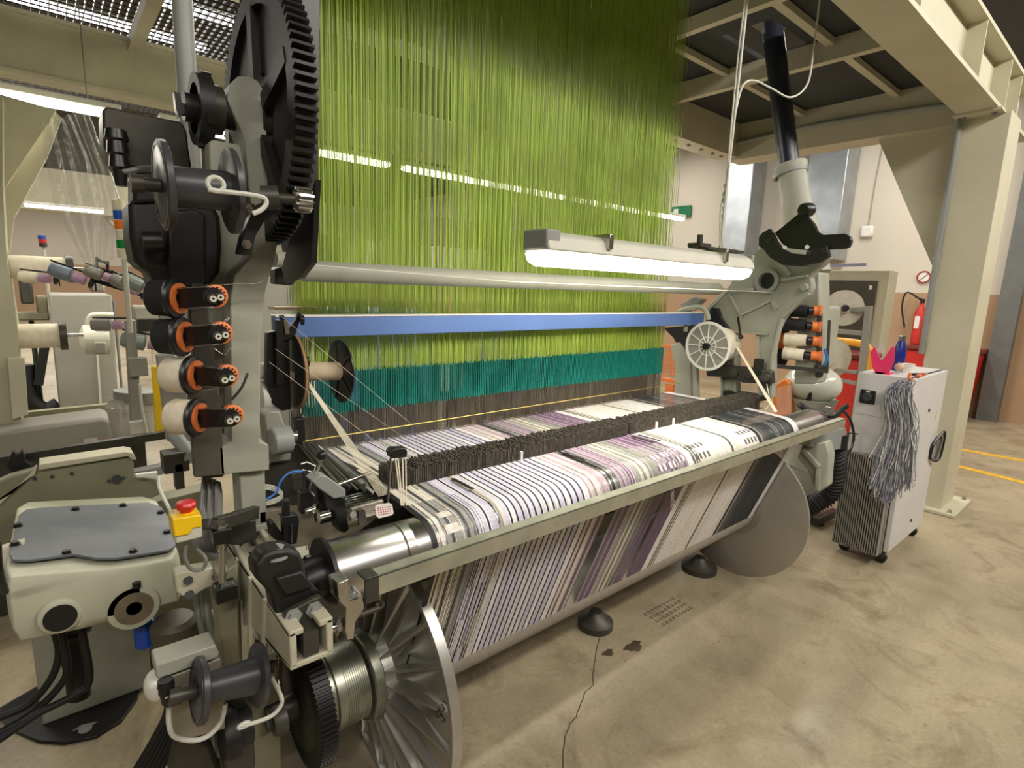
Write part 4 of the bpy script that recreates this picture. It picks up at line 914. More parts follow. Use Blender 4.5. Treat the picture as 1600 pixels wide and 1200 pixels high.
dark_spool('dark grey spool with round flange low at bottom left',PY(306,1080,1.10),PY(408,1053,1.10),.062,.026,tilt=1,rb2=.038)
mb=MB(); mb.cyl(PY(408,1047,1.14),PY(432,1038,1.14),.010); 
for k in range(8): mb.ring(PY(404+k*3,1048-k,1.14),(1,0,-.1),.009,.014,.002,12)
lp('spring_rod',mb,CHAR)
mb=MB(); mb.tube([PY(u,v,1.08) for u,v in ((375,1134),(395,1130),(425,1118),(440,1100),(438,1085),(428,1066),(424,1058))],.0042,8,6)
ctr=PY(381,1133,1.08); mb.tube([ctr+V(.010*math.cos(k*.5),0,.004*math.sin(k*.5)) for k in range(13)],.004,7,2); lp('wire_hook',mb,CABLEW)
# drive castings below
mb=MB(); mb.prism([PY(u,v,1.22) for u,v in ((355,1090),(375,1080),(395,1100),(400,1200),(360,1230),(345,1180))],(0,.05,0)); lp('drive_casting',mb,CHAR,bevel=.006)
mb=MB(); mb.lathe(PY(345,1150,1.2),(1,0,-.05),[(0,.05),(.012,.055),(.03,.055),(.035,.04),(.06,.04)],28); lp('drive_pulley',mb,BLK)
mb=MB(); mb.prism([PY(u,v,1.25) for u,v in ((275,1150),(330,1160),(345,1200),(340,1280),(280,1270),(262,1200))],(0,.12,0)); lp('drive_housing',mb,CHAR,bevel=.012)
mb=MB(); mb.lathe(PY(425,1130,1.25),(1,0,0),[(0,.03),(.01,.035),(.03,.035)],20); bolt(mb,PY(424,1130,1.25),(-1,0,0),.012,.012); lp('drive_boss',mb,CHAR)
mb=MB(); mb.prism([PY(u,v,1.3) for u,v in ((340,900),(372,880),(375,1080),(352,1090),(346,1000))],(0,.08,0)); lp('inner_web',mb,CASTD,bevel=.004)
mb=MB(); mb.bar(PY(385,935,1.34),PY(388,1050,1.34),.014,.03); lp('strut',mb,CREAM)
mb=MB(); mb.prism([PY(u,v,1.5) for u,v in ((392,1000),(425,1000),(440,1230),(392,1230))],(0,.05,0)); lp('strut',mb,CASTD)
# olive casting panel with cream strip
t=thing('olive_side_casting','wide olive grey cast panel with holes and a cream top strip','machine panel',(.0,2.4,.3))
P=[(-10,762),(15,748),(45,735),(62,730),(205,706),(212,716),(212,746),(250,752),(256,760),(254,772),(175,790),(40,800),(25,812),(12,830),(5,900),(-10,960)]
mb=MB(); mb.prism([PY(u,v,2.42) for u,v in ((-40,770),(15,745),(62,732),(204,714),(209,722),(210,744),(252,750),(252,772),(200,796),(60,802),(35,812),(22,830),(8,885),(-40,960))],(0,.05,0)); mb.build('panel',CASTD,t,bevel=.006)
mb=MB(); mb.prism([PY(u,v,2.40) for u,v in ((61,726),(197,706),(208,708),(214,719),(206,718),(200,713),(60,735))],(0,.09,0)); mb.build('cream_strip',CREAM,t,bevel=.003)
mb=MB(); mb.cyl(PY(182,749,2.425),PY(182,749,2.412),.016); mb.build('round_hole',BLKP,t)
for q in ((54,748),(81,745),(112,740),(170,752),(193,747)):
    mb=MB(); mb.cyl(PY(*q,2.422),PY(*q,2.414),.006,seg=10); mb.build('small_hole',BLKP,t)
mb=MB(); mb.prism([PY(u,v,2.41) for u,v in ((-20,790),(18,770),(50,738),(58,728),(55,742),(30,760),(0,790),(-20,800))],(0,.04,0)); mb.build('edge_flange',CREAM,t,bevel=.003)
mb=MB(); mb.prism([PY(u,v,2.38) for u,v in ((213,742),(246,738),(246,742),(250,752),(246,750),(243,745),(214,746))],(0,.02,0)); mb.build('cream_finger',WHT,t)
# aluminium rail behind with blocks
t=thing('weft_rail','long grey guide rail with blocks running behind the olive panel','rail',(.0,2.6,.8))
mb=MB(); mb.bar(PY(-20,723,2.6),PY(290,674,2.6),.03,.03); mb.build('rail',CHAR,t)
mb=MB(); mb.bar(PY(205,742,2.5),PY(262,730,2.5),.05,.035); mb.build('block',GREY,t,bevel=.003)
mb=MB(); mb.box(PY(255,712,1.6),PY(290,726,1.66)); mb.box(PY(272,726,1.6),PY(286,758,1.63)); mb.build('bracket',CHAR,t,bevel=.002)
mb=MB(); mb.cyl(PY(275,683,1.7),PY(300,715,1.6),.018,seg=18); mb.build('roller_arm',GREY,t)
mb=MB(); mb.prism([PY(u,v,2.5) for u,v in ((10,728),(20,705),(28,712),(35,704),(40,722),(50,728),(18,738))],(0,.04,0)); mb.build('black_clip',BLKP,t)
# second loom rail, rounded
t=thing('rounded_cover','long grey machine cover with rounded end behind the guide rail','machine cover',(.0,3.4,.8))
mb=MB(); mb.prism([PY(u,v,3.3) for u,v in ((-60,682),(160,652),(172,655),(176,662),(177,690),(-60,735))],(0,.25,0)); mb.build('cover',CABS,t,bevel=.02)
mb=MB(); mb.box(PY(131,692,3.295),PY(152,684,3.30)); mb.build('nameplate',LGR,t)
mb=MB(); mb.box(PY(160,690,3.295),PY(172,685,3.30)); mb.build('red_mark',RED,t)
mb=MB(); mb.bar(PY(15,650,3.9),PY(185,633,3.9),.05,.03); mb.build('top_rail',CASTD,t)
# wall of machine under lower left
t=thing('steel_side_screen','olive steel side screen standing behind the gear case','machine base',(.2,2.7,0))
mb=MB(); mb.prism([(.20,2.5,0),(.5,2.5,0),(.5,2.5,.72),(.20,2.5,.70)],(0,.1,0)); mb.build('side_plate',CASTD,t,bevel=.004)
mb=MB(); mb.prism([(-.6,3.3,0),(.33,3.3,0),(.33,3.3,.8),(-.6,3.3,.75)],(0,.1,0)); mb.build('back_plate',CHAR,t,bevel=.004)
# ================================================================ LEFT BACKGROUND
def boxthing(name,label,cat,u0,v0,u1,v1,y,dy,m_,**k):
    a=PY(u0,v0,y);b=PY(u1,v1,y); mb=MB(); mb.box((a.x,y,a.z),(b.x,y+dy,b.z)); o=mb.build(name,m_,bevel=.01); tag(o,label,cat); return o
t=thing('far_loom_cabinet','tall plain grey cabinet of the neighbouring loom in left background','cabinet',PY(130,640,4.6))
mb=MB(); mb.prism([PY(76,460,4.6),PY(175,461,4.6),(PY(178,600,4.6).x,4.6,0),(PY(86,600,4.6).x,4.6,0)],(0,.5,0)); mb.build('body',CABS,t,bevel=.01)
mb=MB(); mb.bar(PY(150,520,4.58),PY(158,640,4.58),.012,.012); mb.build('edge_strip',LGR,t)
mb=MB(); mb.box(PY(180,470,4.9),PY(192,650,5.0)); mb.build('side_panel',GREY,t)
# signal towers
def tower(u0,v0,u1,v1,y,label,cols,post,r):
    t=thing('signal_tower',label,'signal light',PY(*post,y),None)
    a=PY(u0,v0,y);b=PY(u1,v1,y); n=len(cols)
    for i,cm in enumerate(cols):
        p=a.lerp(b,i/n);q=a.lerp(b,(i+1)/n-.02); mb=MB(); mb.cyl(p,q,r,seg=20); mb.build('lens',cm,t)
    e_=PY(*post,y)
    if y>5: e_=V(e_.x,e_.y,0)
    mb=MB(); mb.cyl(b,e_,r*.45); mb.build('post',LGR,t); return t
CBL=mat('blue_lens',(20,80,170),.3);COR=mat('orange_lens',(232,120,30),.3);CGR=mat('green_lens',(0,130,60),.3);CCL=mat('clear_lens',(214,206,180),.3)
tower(184,314,194,405,2.6,'signal tower with blue, orange, clear and green lights beside the black motor',[CCL,CBL,COR,CCL,CGR,CCL],(204,520),.020)
tower(65,368,68,386,9,'tiny distant signal tower against the peach back wall',[CBL,RED,CHAR],(70,408),.04)
# upright frame under tower
t=thing('feeder_stand','grey upright stand beneath the signal tower holding a clear filter bowl','stand',PY(212,690,2.9))
mb=MB(); mb.bar(PY(203,500,2.9),PY(214,690,2.9),.04,.04); mb.box(PY(196,520,2.9),PY(216,592,2.95)); mb.box(PY(200,560,2.85),PY(230,585,2.9)); mb.build('post',CABS,t,bevel=.004)
mb=MB(); mb.box(PY(202,660,2.85),PY(226,675,2.88)); mb.build('clamp',LGR,t,bevel=.003)
mb=MB(); mb.lathe(PY(210,685,3.05),(0,0,1),[(0,.07),(.03,.085),(.14,.095),(.142,.10),(.165,.10),(.18,.085),(.20,.08)],28); mb.build('filter_bowl',BOWL,t)
mb=MB(); mb.cyl(PY(187,628,3.05)+V(.075,0,0),PY(187,612,3.05)+V(.075,0,0),.10); mb.build('filter_cap',CABS,t)
mb=MB(); mb.tube([PY(218,600,2.85),PY(222,640,2.85),PY(230,680,2.85)],.006,8,4); mb.build('cable',CABLEW,t)
tag((lambda m_:(m_.bar(PY(243,572,2.7),PY(250,680,2.7),.022,.03),m_.build('yellow_bar',YEL,bevel=.003))[1])(MB()),'slim yellow upright bar left of the cream bobbins','bar')
tag((lambda m_:(m_.bar(PY(251,610,2.72),PY(256,680,2.72),.035,.03),m_.build('black_bar',BLKP,bevel=.003))[1])(MB()),'short black upright bar beside the yellow bar','bar')
t=thing('bracket_panel','grey sheet bracket behind the lower cream bobbins','bracket',PY(270,690,2.2))
mb=MB(); mb.prism([PY(u,v,2.2) for u,v in ((246,556),(272,552),(290,600),(300,690),(262,690))],(0,.05,0)); mb.build('plate',CABS,t,bevel=.003)
mb=MB(); mb.prism([PY(u,v,2.25) for u,v in ((249,480),(290,476),(296,508),(250,512))],(0,.03,0)); mb.build('plate',CABS,t,bevel=.003)
mb=MB(); mb.prism([PY(u,v,2.3) for u,v in ((252,505),(262,510),(300,552),(304,560),(268,548),(258,540))],(0,.02,0)); mb.build('white_tray',WHT,t,bevel=.003)
# weft feeders at left background (drums)
def feeder(u,v,y,s,label,ang=-20,m_=CABS):
    s=s*.8
    t=thing('weft_feeder',label,'weft feeder',PY(u,v,y)-V(0,0,s*.8),'weft feeders at the left background looms')
    c=PY(u,v,y); d=V(math.cos(R(ang)),-.3,math.sin(R(ang))).normalized()
    mb=MB(); mb.lathe(c-d*s*1.5,d,[(0,s*.4),(s*.3,s*.5),(s*1.2,s*.5),(s*1.25,s*.3)],20); mb.build('body',m_,t)
    mb=MB(); mb.lathe(c-d*s*.1,d,[(0,s*.35),(s*.7,s*.35),(s*.75,s*.2)],18); mb.build('yarn_drum',mat('pale_violet_yarn',(190,150,180),.6,0,.05),t)
    mb=MB(); mb.bar(c-d*s*1.4+V(0,0,s*.6),c+d*s*1.6+V(0,0,s*.55),s*.12,s*.12); mb.bar(c+d*s*1.2+V(0,0,s*.55),c+d*s*1.2-V(0,0,s*.5),s*.1,s*.1); mb.ring(c+d*s*.9,d,s*.3,s*.42,s*.15,18); mb.build('guide_arm',BLKP,t)
    return t
feeder(118,433,3.4,.085,'blue grey weft feeder uppermost in the left background',-22,mat('bluegrey_body',(128,138,152),.4,0,.05))
feeder(165,432,3.3,.07,'pink drummed feeder right of the blue grey one',-20)
feeder(205,450,3.2,.075,'feeder behind the white signal post',-32)
feeder(230,452,2.9,.08,'pale feeder housing left of the top black bobbin',-30,mat('pale_green_body',(140,150,142),.4,0,.05))
feeder(235,537,2.9,.09,'pale feeder housing left of the second black bobbin',-12,mat('pale_green_body',(170,182,170),.4,0,.05))
feeder(178,508,3.3,.075,'pink drummed feeder on the cabinet side',0)
feeder(65,435,3.5,.07,'cream feeder leftmost in the background',-5,YARN)
# horizontal black rail top with clamp details
t=thing('feeder_rail','tilted black rail with small clamps above the left background cabinet','rail',PY(190,470,3.3))
mb=MB(); mb.bar(PY(140,420,3.4),PY(232,440,3.2),.03,.02); mb.bar(PY(150,438,3.35),PY(228,462,3.2),.02,.02); mb.bar(PY(150,405,3.35),PY(168,412,3.35),.012,.012); mb.bar(PY(151,402,3.35),PY(151,425,3.35),.012,.012); mb.bar(PY(168,408,3.35),PY(168,425,3.35),.012,.012); mb.build('rail',BLKP,t)
mb=MB(); mb.box(PY(208,478,3.0),PY(250,498,3.1)); mb.build('housing',LGR,t,bevel=.01)
mb=MB(); mb.box(PY(140,440,3.5),PY(162,456,3.6)); mb.build('housing',LGR,t,bevel=.01)
mb=MB(); mb.box(PY(215,500,3.0),PY(252,515,3.1)); mb.build('dark_gap',CHAR,t)
# round grey enclosure on the cabinet
t=thing('round_box','grey rounded switch box with bent white pipe on the cabinet','switch box',PY(140,550,4.2))
mb=MB(); mb.lathe(PY(124,531,4.1),(1,0,0),[(0,.04),(.02,.085),(.12,.095),(.14,.09)],24); mb.build('body',LGR,t)
mb=MB(); mb.box(PY(146,534,4.0),PY(166,550,4.1)); mb.build('lower_box',CABS,t,bevel=.01)
mb=MB(); mb.tube([PY(140,512,4.1),PY(140,500,4.1),PY(148,493,4.1),PY(178,493,4.1)],.02,10,5); mb.build('pipe',LGR,t)
# dark machine left of cabinet
t=thing('dark_green_machine','dark green machine parts with hoses left of the grey cabinet','machine',PY(60,640,4.8))
mb=MB(); mb.box(PY(44,500,4.8),PY(70,640,5.2)); mb.build('frame',GRNMAC,t,bevel=.01)
mb=MB(); mb.bar(PY(70,540,4.7),PY(60,600,4.7),.1,.05); mb.tube([PY(38,570,4.7),PY(45,620,4.7),PY(70,640,4.7),PY(92,632,4.7)],.05,10,5); mb.build('hose',RUB,t)
mb=MB(); mb.box(PY(55,462,4.7),PY(76,488,4.8)); mb.box(PY(25,488,4.7),PY(78,499,4.8)); mb.build('bracket',CASTD,t,bevel=.01)
mb=MB(); mb.box(PY(28,435,4.6),PY(54,474,4.7)); mb.build('grey_box',CHAR,t,bevel=.01)
def reel_bg(u,v,y,r,L_,label):
    t=thing('yarn_package',label,'yarn package',PY(u,v,y)-V(0,0,r),'cream yarn packages at left background'); c=PY(u,v,y)
    mb=MB(); mb.cyl(c-V(L_/2,0,0),c+V(L_/2,0,0),r,seg=22); mb.build('yarn',YARN,t)
    for s_ in (-1,1):
        mb=MB(); mb.cyl(c+V(s_*L_/2-.01,0,0),c+V(s_*L_/2+.02,0,0),r*1.25,seg=22); mb.build('end_disc',CHAR,t)
    mb=MB(); mb.cyl(c-V(L_*.9,0,0),c+V(L_*.9,0,0),r*.15); mb.build('spindle',STEEL,t)
reel_bg(58,418,3.6,.055,.24,'cream yarn package at left background, upper')
reel_bg(52,525,3.6,.06,.22,'cream yarn package at left background, lower')
# leaning cream pillars of the neighbouring gantry
t=thing('background_portal','cream steel portal post with sloping brace at the far left edge','portal',(-.3,5.0,0))
mb=MB(); mb.prism([PY(u,v,3.45) for u,v in ((-60,150),(4,150),(4,290),(10,400),(28,520),(38,780),(-60,780))],(0,.3,0)); mb.build('post',CREAMD,t)
mb=MB(); mb.prism([PY(u,v,3.6) for u,v in ((-60,130),(88,172),(8,292),(-60,400))],(0,.06,0)); mb.build('brace',CREAMD,t)
mb=MB(); mb.prism([PY(u,v,3.7) for u,v in ((6,280),(84,172),(96,185),(74,245),(22,340),(14,400),(4,400))],(0,.06,0)); mb.build('brace',CREAM,t)
mb=MB(); mb.prism([PY(u,v,3.42) for u,v in ((12,560),(38,560),(44,648),(20,655))],(0,.05,0)); mb.build('foot',CREAM,t)
# hanging plastic film
t=thing('plastic_film','crumpled clear plastic sheet hanging down in the left background','plastic sheet',PY(150,420,3.0))
mb=MB(); 
def sheet(mb,L1,L2,n=10,wv=.01):
    for i in range(n):
        f0,f1=i/n,(i+1)/n
        def at(L_,f):
            k=f*(len(L_)-1); j=min(int(k),len(L_)-2); return L_[j].lerp(L_[j+1],k-j)
        for j in range(8):
            a0,a1=j/8,(j+1)/8
            def pt(f,a): return at(L1,f).lerp(at(L2,f),a)+V(0,wv*math.sin(a*19+f*3),0)
            mb.add([pt(f0,a0),pt(f0,a1),pt(f1,a1),pt(f1,a0)],[(0,1,2,3)])
sheet(mb,[PY(66,190,3.1),PY(70,240,3.1),PY(85,320,3.1),(PY(140,425,3.1))],[PY(110,180,3.05),PY(140,250,3.05),PY(160,330,3.05),PY(152,425,3.05)],12,.03)
mb.build('film',FILM,t,solid=.001)
mb=MB(); sheet(mb,[PY(105,178,3.0),PY(135,250,3.0),PY(155,330,3.0),PY(155,420,3.0)],[PY(140,178,2.98),PY(180,290,2.98),PY(185,330,2.98),PY(185,400,2.98)],12,.03); mb.build('film',FILM,t,solid=.001)
mb=MB(); mb.tube([PY(150,215,2.95),PY(168,255,2.9),PY(186,312,2.7)],.004,6); mb.build('cord',CABLEW,t)
# machinery seen through the cords
def bgm(label,a,b,m_,name='weaving_machine',cat='machine'):
    mb=MB(); mb.box(a,b); o=mb.build(name,m_,bevel=.02); tag(o,label,cat)
bgm('pale blue weaving machine cover seen through the green cords, left',(2.0,4.6,.0),(2.9,5.4,1.35),BLUE)
bgm('pale blue machine cover seen through the green cords, right',(4.2,5.2,.0),(5.2,5.8,1.3),BLUE)
bgm('grey machine side seen dimly through the left cords',(1.1,5.4,0),(1.85,6.2,1.62),CABS)
# ================================================================ RIGHT FRAME
FX=3.05
def rp(pts,x,dx,name,m_=CAST,bevel=.004,parent=None,**k):
    mb=MB(); mb.prism([PX(u,v,x) for u,v in pts],(dx,0,0)); return mb.build(name,m_,parent or LM,bevel=bevel,**k)
body=[(1105,478),(1140,446),(1162,400),(1180,395),(1190,385),(1215,392),(1280,400),(1295,402),(1285,414),(1272,424),(1266,434),(1268,447),(1264,459),(1240,477),(1222,498),(1211,522),(1207,555),(1207,600),(1205,622),(1190,622),(1186,560),(1180,522),(1160,518),(1150,518),(1150,622),(1128,624),(1130,520),(1115,508),(1103,500)]
rf=rp(body,FX,.06,'side_frame'); lab(rf,'ribbed grey casting at right end of the loom')
c=PX(1201,439,FX)
mb=MB(); mb.ring(c,(-1,0,0),.045,.066,.03,32); mb.lathe(c+V(-.001,0,0),(-1,0,0),[(0,.045),(.002,.045)],28); lp('shaft_hub',mb,GREY,parent=rf)
mb=MB(); mb.cyl(c+V(.0,0,0),c+V(-.004,0,0),.043,seg=28); lp('bore',mb,BLKP,parent=rf)
for a,b in (((1159,492),(1143,462)),((1159,492),(1207,469)),((1207,469),(1214,483)),((1159,492),(1157,516)),((1150,518),(1200,522)),((1222,438),(1262,431)),((1235,430),(1205,395)),((1108,484),(1140,452)),((1180,452),(1145,455)),((1264,459),(1222,498)),((1222,498),(1207,560)),((1207,560),(1206,620)),((1150,520),(1150,620)),((1186,525),(1188,618)),((1130,520),(1129,620))):
    mb=MB(); mb.bar(PX(*a,FX-.012),PX(*b,FX-.012),.012,.03,up=(1,0,0)); lp('rib',mb,CAST,parent=rf)
mb=MB(); mb.lathe(PX(1259,449,FX+.01),(-1,0,0),[(0,.022),(.03,.018),(.03,.008)],16); lp('lug',mb,CAST,parent=rf)
mb=MB(); mb.prism([PX(u,v,FX+.25) for u,v in ((1262,425),(1280,425),(1283,560),(1275,600),(1240,600),(1245,500))],(.15,0,0)); lp('outer_cover',mb,CAST,bevel=.01)
rp([(1048,540),(1060,535),(1078,560),(1080,622),(1052,622),(1056,580)],3.0,.05,'inner_leg')
rp([(1082,560),(1088,560),(1090,622),(1082,622)],2.98,.03,'inner_leg')
rp([(1036,512),(1100,506),(1112,480),(1122,482),(1127,498),(1140,515),(1150,540),(1110,545),(1075,540),(1070,568),(1065,565),(1062,545),(1052,528)],3.02,.02,'black_bracket',BLKP,.002)
rp([(1102,577),(1130,570),(1180,575),(1204,580),(1206,600),(1160,598),(1140,590),(1104,588)],2.98,.05,'drive_block',CHAR,.006)
for q,r_ in (((1148,582),.025),((1172,585),.022),((1197,590),.024)):
    mb=MB(); mb.lathe(PX(*q,2.98),(-1,0,0),[(0,r_),(.02,r_),(.022,r_*.6)],20); lp('drive_roller',mb,CHAR)
mb=MB(); mb.box(PX(1130,610,3.0),PX(1200,625,3.1)); lp('machine_bed',mb,BLK,bevel=.003)
mb=MB(); mb.box(PX(1178,560,2.97),PX(1192,585,3.0)); lp('slide_screw',mb,BLK,bevel=.003)
# lever & handle on blue beam right
mb=MB(); mb.tube([PX(u,v,2.9) for u,v in ((1060,488),(1075,482),(1095,480),(1104,488),(1107,500))],.014,10,5); mb.bar(PX(1073,490,2.88),PX(1071,518,2.88),.015,.02); mb.box(PX(1066,484,2.9),PX(1080,490,2.94)); lp('beam_lever',mb,CAST)
rp([(1061,476),(1083,464),(1098,468),(1078,486)],2.95,.06,'grey_cover',GREY)
# cam plates
cam_=thing('cam_plate','black cam plates with rounded arm and pivot on top of right frame','cam plate',PX(1250,415,FX))
def cp_(pts,x,dx,n,m_=BLK): mb=MB(); mb.prism([PX(u,v,x) for u,v in pts],(dx,0,0)); return mb.build(n,m_,cam_,bevel=.003)
cp_([(1210,364),(1252,330),(1264,341),(1272,350),(1277,362),(1285,367),(1320,365),(1328,370),(1330,377),(1326,386),(1318,389),(1262,391),(1232,388),(1222,381)],2.98,.03,'upper_plate',BLKP)
cp_([(1185,371),(1190,364),(1202,357),(1209,368),(1213,377),(1222,388),(1236,396),(1258,398),(1270,388),(1291,383),(1296,400),(1280,410),(1250,416),(1222,414),(1202,402),(1192,389),(1185,384)],2.95,.03,'lower_plate',BLK)
mb=MB(); mb.lathe(PX(1264,328,2.99),(-1,0,-.1),[(0,.035),(.06,.032),(.07,.026),(.072,.012)],24); mb.build('pivot',BLKP,cam_)
for q in ((1226,387),(1261,386)):
    mb=MB(); mb.cyl(PX(*q,2.97),PX(*q,2.96),.011,seg=14); mb.build('bolt',WHT,cam_)
for q in ((1202,376),(1264,395),(1288,392)):
    mb=MB(); mb.ring(PX(*q,2.948),(-1,0,0),.006,.013,.004,16); mb.build('bore_ring',CHAR,cam_)
# black pipe and grey duct behind
t=thing('extraction_pipe','dark blue-black pipe dropping from the platform into a grey green duct','pipe',(3.7,1.75,1.9))
a=PX(1204,20,3.7);b=PX(1234,268,3.7)
mb=MB(); mb.cyl(a+(a-b)*.1,b,.062,seg=30); mb.build('black_pipe',mat('blue_black_pipe',(30,36,48),.3,0,.1,6),t)
c=PX(1256,400,3.7)
mb=MB(); d=(c-b); mb.lathe(b+V(0,0,.04),d,[(0,.095),(.02,.098),(.05,.085),(.2,.085),(d.length*1.3,.125)],32); mb.build('grey_duct',CAST,t)
mb=MB(); mb.ring(b+V(0,0,.0),d,.085,.10,.025,30); mb.build('hose_clamp',GREY,t)
# yarn spool at right frame
t=thing('leno_spool','clear-ended spool of cream yarn feeding the selvedge at right','spool',PX(1105,575,2.86))
c=PX(1105,541,2.86)
mb=MB(); mb.ring(c,(1,0,0),.125,.14,.006,40)
for k in range(12):
    an=2*PI*k/12; mb.bar(c+V(0,math.cos(an)*.02,math.sin(an)*.02),c+V(0,math.cos(an)*.13,math.sin(an)*.13),.005,.005,up=(1,0,0))
mb.ring(c,(1,0,0),.05,.055,.005,30); mb.build('spoked_flange',WHT,t)
mb=MB(); mb.cyl(c+V(.004,0,0),c+V(.007,0,0),.128,seg=40); mb.build('end_disc',CABS,t)
mb=MB(); mb.cyl(c+V(.012,0,0),c+V(.20,0,0),.115,.10,seg=36); mb.build('yarn',YARN,t)
mb=MB(); mb.cyl(c+V(-.02,0,0),c+V(.25,0,0),.02); mb.build('spindle',BLKP,t)
mb=MB(); mb.ball(c+V(.14,-.12,.06),.014); mb.bar(c+V(.14,-.12,.06),c+V(.16,-.08,.17),.01,.006); mb.build('tension_knob',BLKP,t)
mb=MB()
s_=c+V(.12,-.11,.0); e_=PX(1212,644,2.86)
for k in range(6): mb.tube([s_+V(.004*k,0,0),e_+V(.006*k-.01,0,0)],.0022,5)
mb.tube([PX(1198,600,2.9),PX(1204,630,2.88),PX(1196,640,2.86)],.002,5)
tag(mb.build('yarn_strand',YARN),'pale yarns running from the clear-ended spool down to the right selvedge','yarns',kind='stuff')
# bobbin rack on right
rack=thing('bobbin_rack','black post with side arms holding four bobbins at right','rack',PX(1280,590,3.3))
mb=MB(); mb.bar(PX(1281,490,3.3),PX(1279,585,3.3),.022,.02); mb.bar(PX(1296,500,3.3),PX(1292,583,3.3),.012,.012); mb.bar(PX(1202,571,3.12),PX(1292,580,3.3),.02,.02); mb.lathe(PX(1279,590,3.3),(0,0,1),[(0,.012),(.01,.02),(.05,.022),(.055,.03),(.07,.03)],14); mb.build('post',CHAR,rack)
mb=MB(); mb.tube([PX(1289,545,3.3),PX(1293,560,3.3),PX(1288,572,3.3)],.01,8,4); mb.build('blue_hose',BLUEC,rack)
rows=[((1222,485),(1262,486),BLKY,'black bobbin topmost on the right rack'),((1226,506),(1259,509),BLKY,'black bobbin second from top on the right rack'),((1226,530),(1260,532),YARN,'cream bobbin third down on the right rack'),((1224,551),(1256,555),YARN,'cream bobbin lowest on the right rack')]
for i,(a,b,m_,label) in enumerate(rows):
    A_=PX(*a,3.22);B_=PX(*b,3.24); d=(B_-A_).normalized()
    t=thing('rack_bobbin',label,'bobbin',A_-V(0,0,.03),'bobbins on the right rack')
    mb=MB(); mb.lathe(A_,d,[(0,.034),(.004,.038),((B_-A_).length,.032)],24); mb.build('yarn',m_,t)
    e=PX(1281,b[1]+(2 if i else -1),3.28)
    mb=MB(); mb.cyl(B_,B_+(e-B_)*.45,.022); mb.build('hub',BLKP,t)
    mb=MB(); mb.cyl(B_+(e-B_)*.4,B_+(e-B_)*.9,.026); mb.lathe(B_+(e-B_)*.92,d,[(0,.03),(.012,.03)],18); mb.build('orange_brake',ORG,t)
    mb=MB(); mb.cyl(B_+(e-B_)*.95,e,.017); mb.build('nut',BLKP,t)
for i,(u,v,m_) in enumerate(((1222,508,BLKY),(1218,535,ORG),(1218,558,BLKY))):
    t=thing('rear_bobbin',['black bobbin behind the right rack, upper','orange bobbin end behind the right rack','black bobbin behind the right rack, lower'][i],'bobbin',PX(u,v,3.35)-V(0,0,.05),'bobbins behind the right rack')
    mb=MB(); mb.lathe(PX(u-15,v-3,3.35),(.35,-.9,0),[(0,.03),(.01,.055),(.09,.06),(.1,.03)],24); mb.build('yarn',m_,t)
# white tank
t=thing('air_tank','shiny pale grey rounded tank on a pedestal behind the roller end','tank',PX(1270,660,4.1))
c=PX(1270,600,4.1)
mb=MB(); mb.ball(c,.185,1,1,.72,28,16); mb.build('tank',mat('gloss_grey_tank',(188,190,176),.18,0,.03),t)
mb=MB(); mb.lathe((c.x,c.y,0),(0,0,1),[(0,.12),(.2,.12),(c.z-.15,.15),(c.z-.1,.17)],24); mb.build('pedestal',CAST,t)
mb=MB(); mb.tube([PX(1262,630,4.0),PX(1266,615,3.95),PX(1268,610,3.95)],.02,8); mb.build('strap',BLKP,t)
mb=MB(); mb.box((c.x-.1,c.y-.08,c.z+.12),(c.x+.12,c.y+.1,c.z+.55)); mb.build('grey_housing',CAST,t,bevel=.02)
# roller right-end bearing, black hose, clamps
mb=MB(); mb.lathe((3.215,RY,RZ),(1,0,0),[(0,.05),(.03,.055),(.05,.06),(.10,.06),(.12,.045)],28); mb.box((3.24,1.14,.80),(3.36,1.30,.90)); lp('roller_bearing',mb,CHAR,bevel=.004)
mb=MB(); mb.tube([PY(1250,633,1.35),PY(1262,640,1.3),PY(1300,650,1.25),PY(1315,640,1.25),PY(1322,635,1.25)],.018,10,5); lp('black_hose',mb,RUB)
mb=MB(); mb.tube([PY(1262,643,1.28),PY(1300,648,1.22),PY(1303,640,1.22),PY(1290,636,1.25)],.006,8,4); lp('steel_bracket',mb,STEEL)
mb=MB(); mb.tube([PY(1316,640,1.12),PY(1328,655,1.12),PY(1334,680,1.12),PY(1330,700,1.12),PY(1322,712,1.12)],.008,8,5); mb.bar(PY(1326,677,1.12),PY(1340,678,1.12),.008,.008); lp('cable_loop',mb,BLKP)
mb=MB(); mb.prism([PY(u,v,1.1) for u,v in ((1265,684),(1322,668),(1326,690),(1325,700),(1290,706),(1268,698))],(0,.08,0)); lp('bearing_bracket',mb,GREY,bevel=.004)
# cast end shield behind right flange
es=rp([(1252,697),(1290,690),(1296,710),(1292,760),(1275,772),(1262,735),(1245,715)],3.05,.08,'end_shield',CAST,.008)
mb=MB(); mb.bar(PX(1256,702,3.04),PX(1280,730,3.04),.02,.03,up=(1,0,0)); mb.bar(PX(1280,730,3.04),PX(1278,765,3.04),.02,.03,up=(1,0,0)); mb.bar(PX(1235,728,3.04),PX(1262,738,3.04),.015,.02,up=(1,0,0)); lp('shield_rib',mb,CAST,parent=es)
mb=MB(); mb.box((3.1,1.35,0),(3.28,1.9,.5)); mb.box((3.06,1.35,0),(3.34,1.9,.03)); lp('right_pedestal',mb,CASTD,bevel=.01)
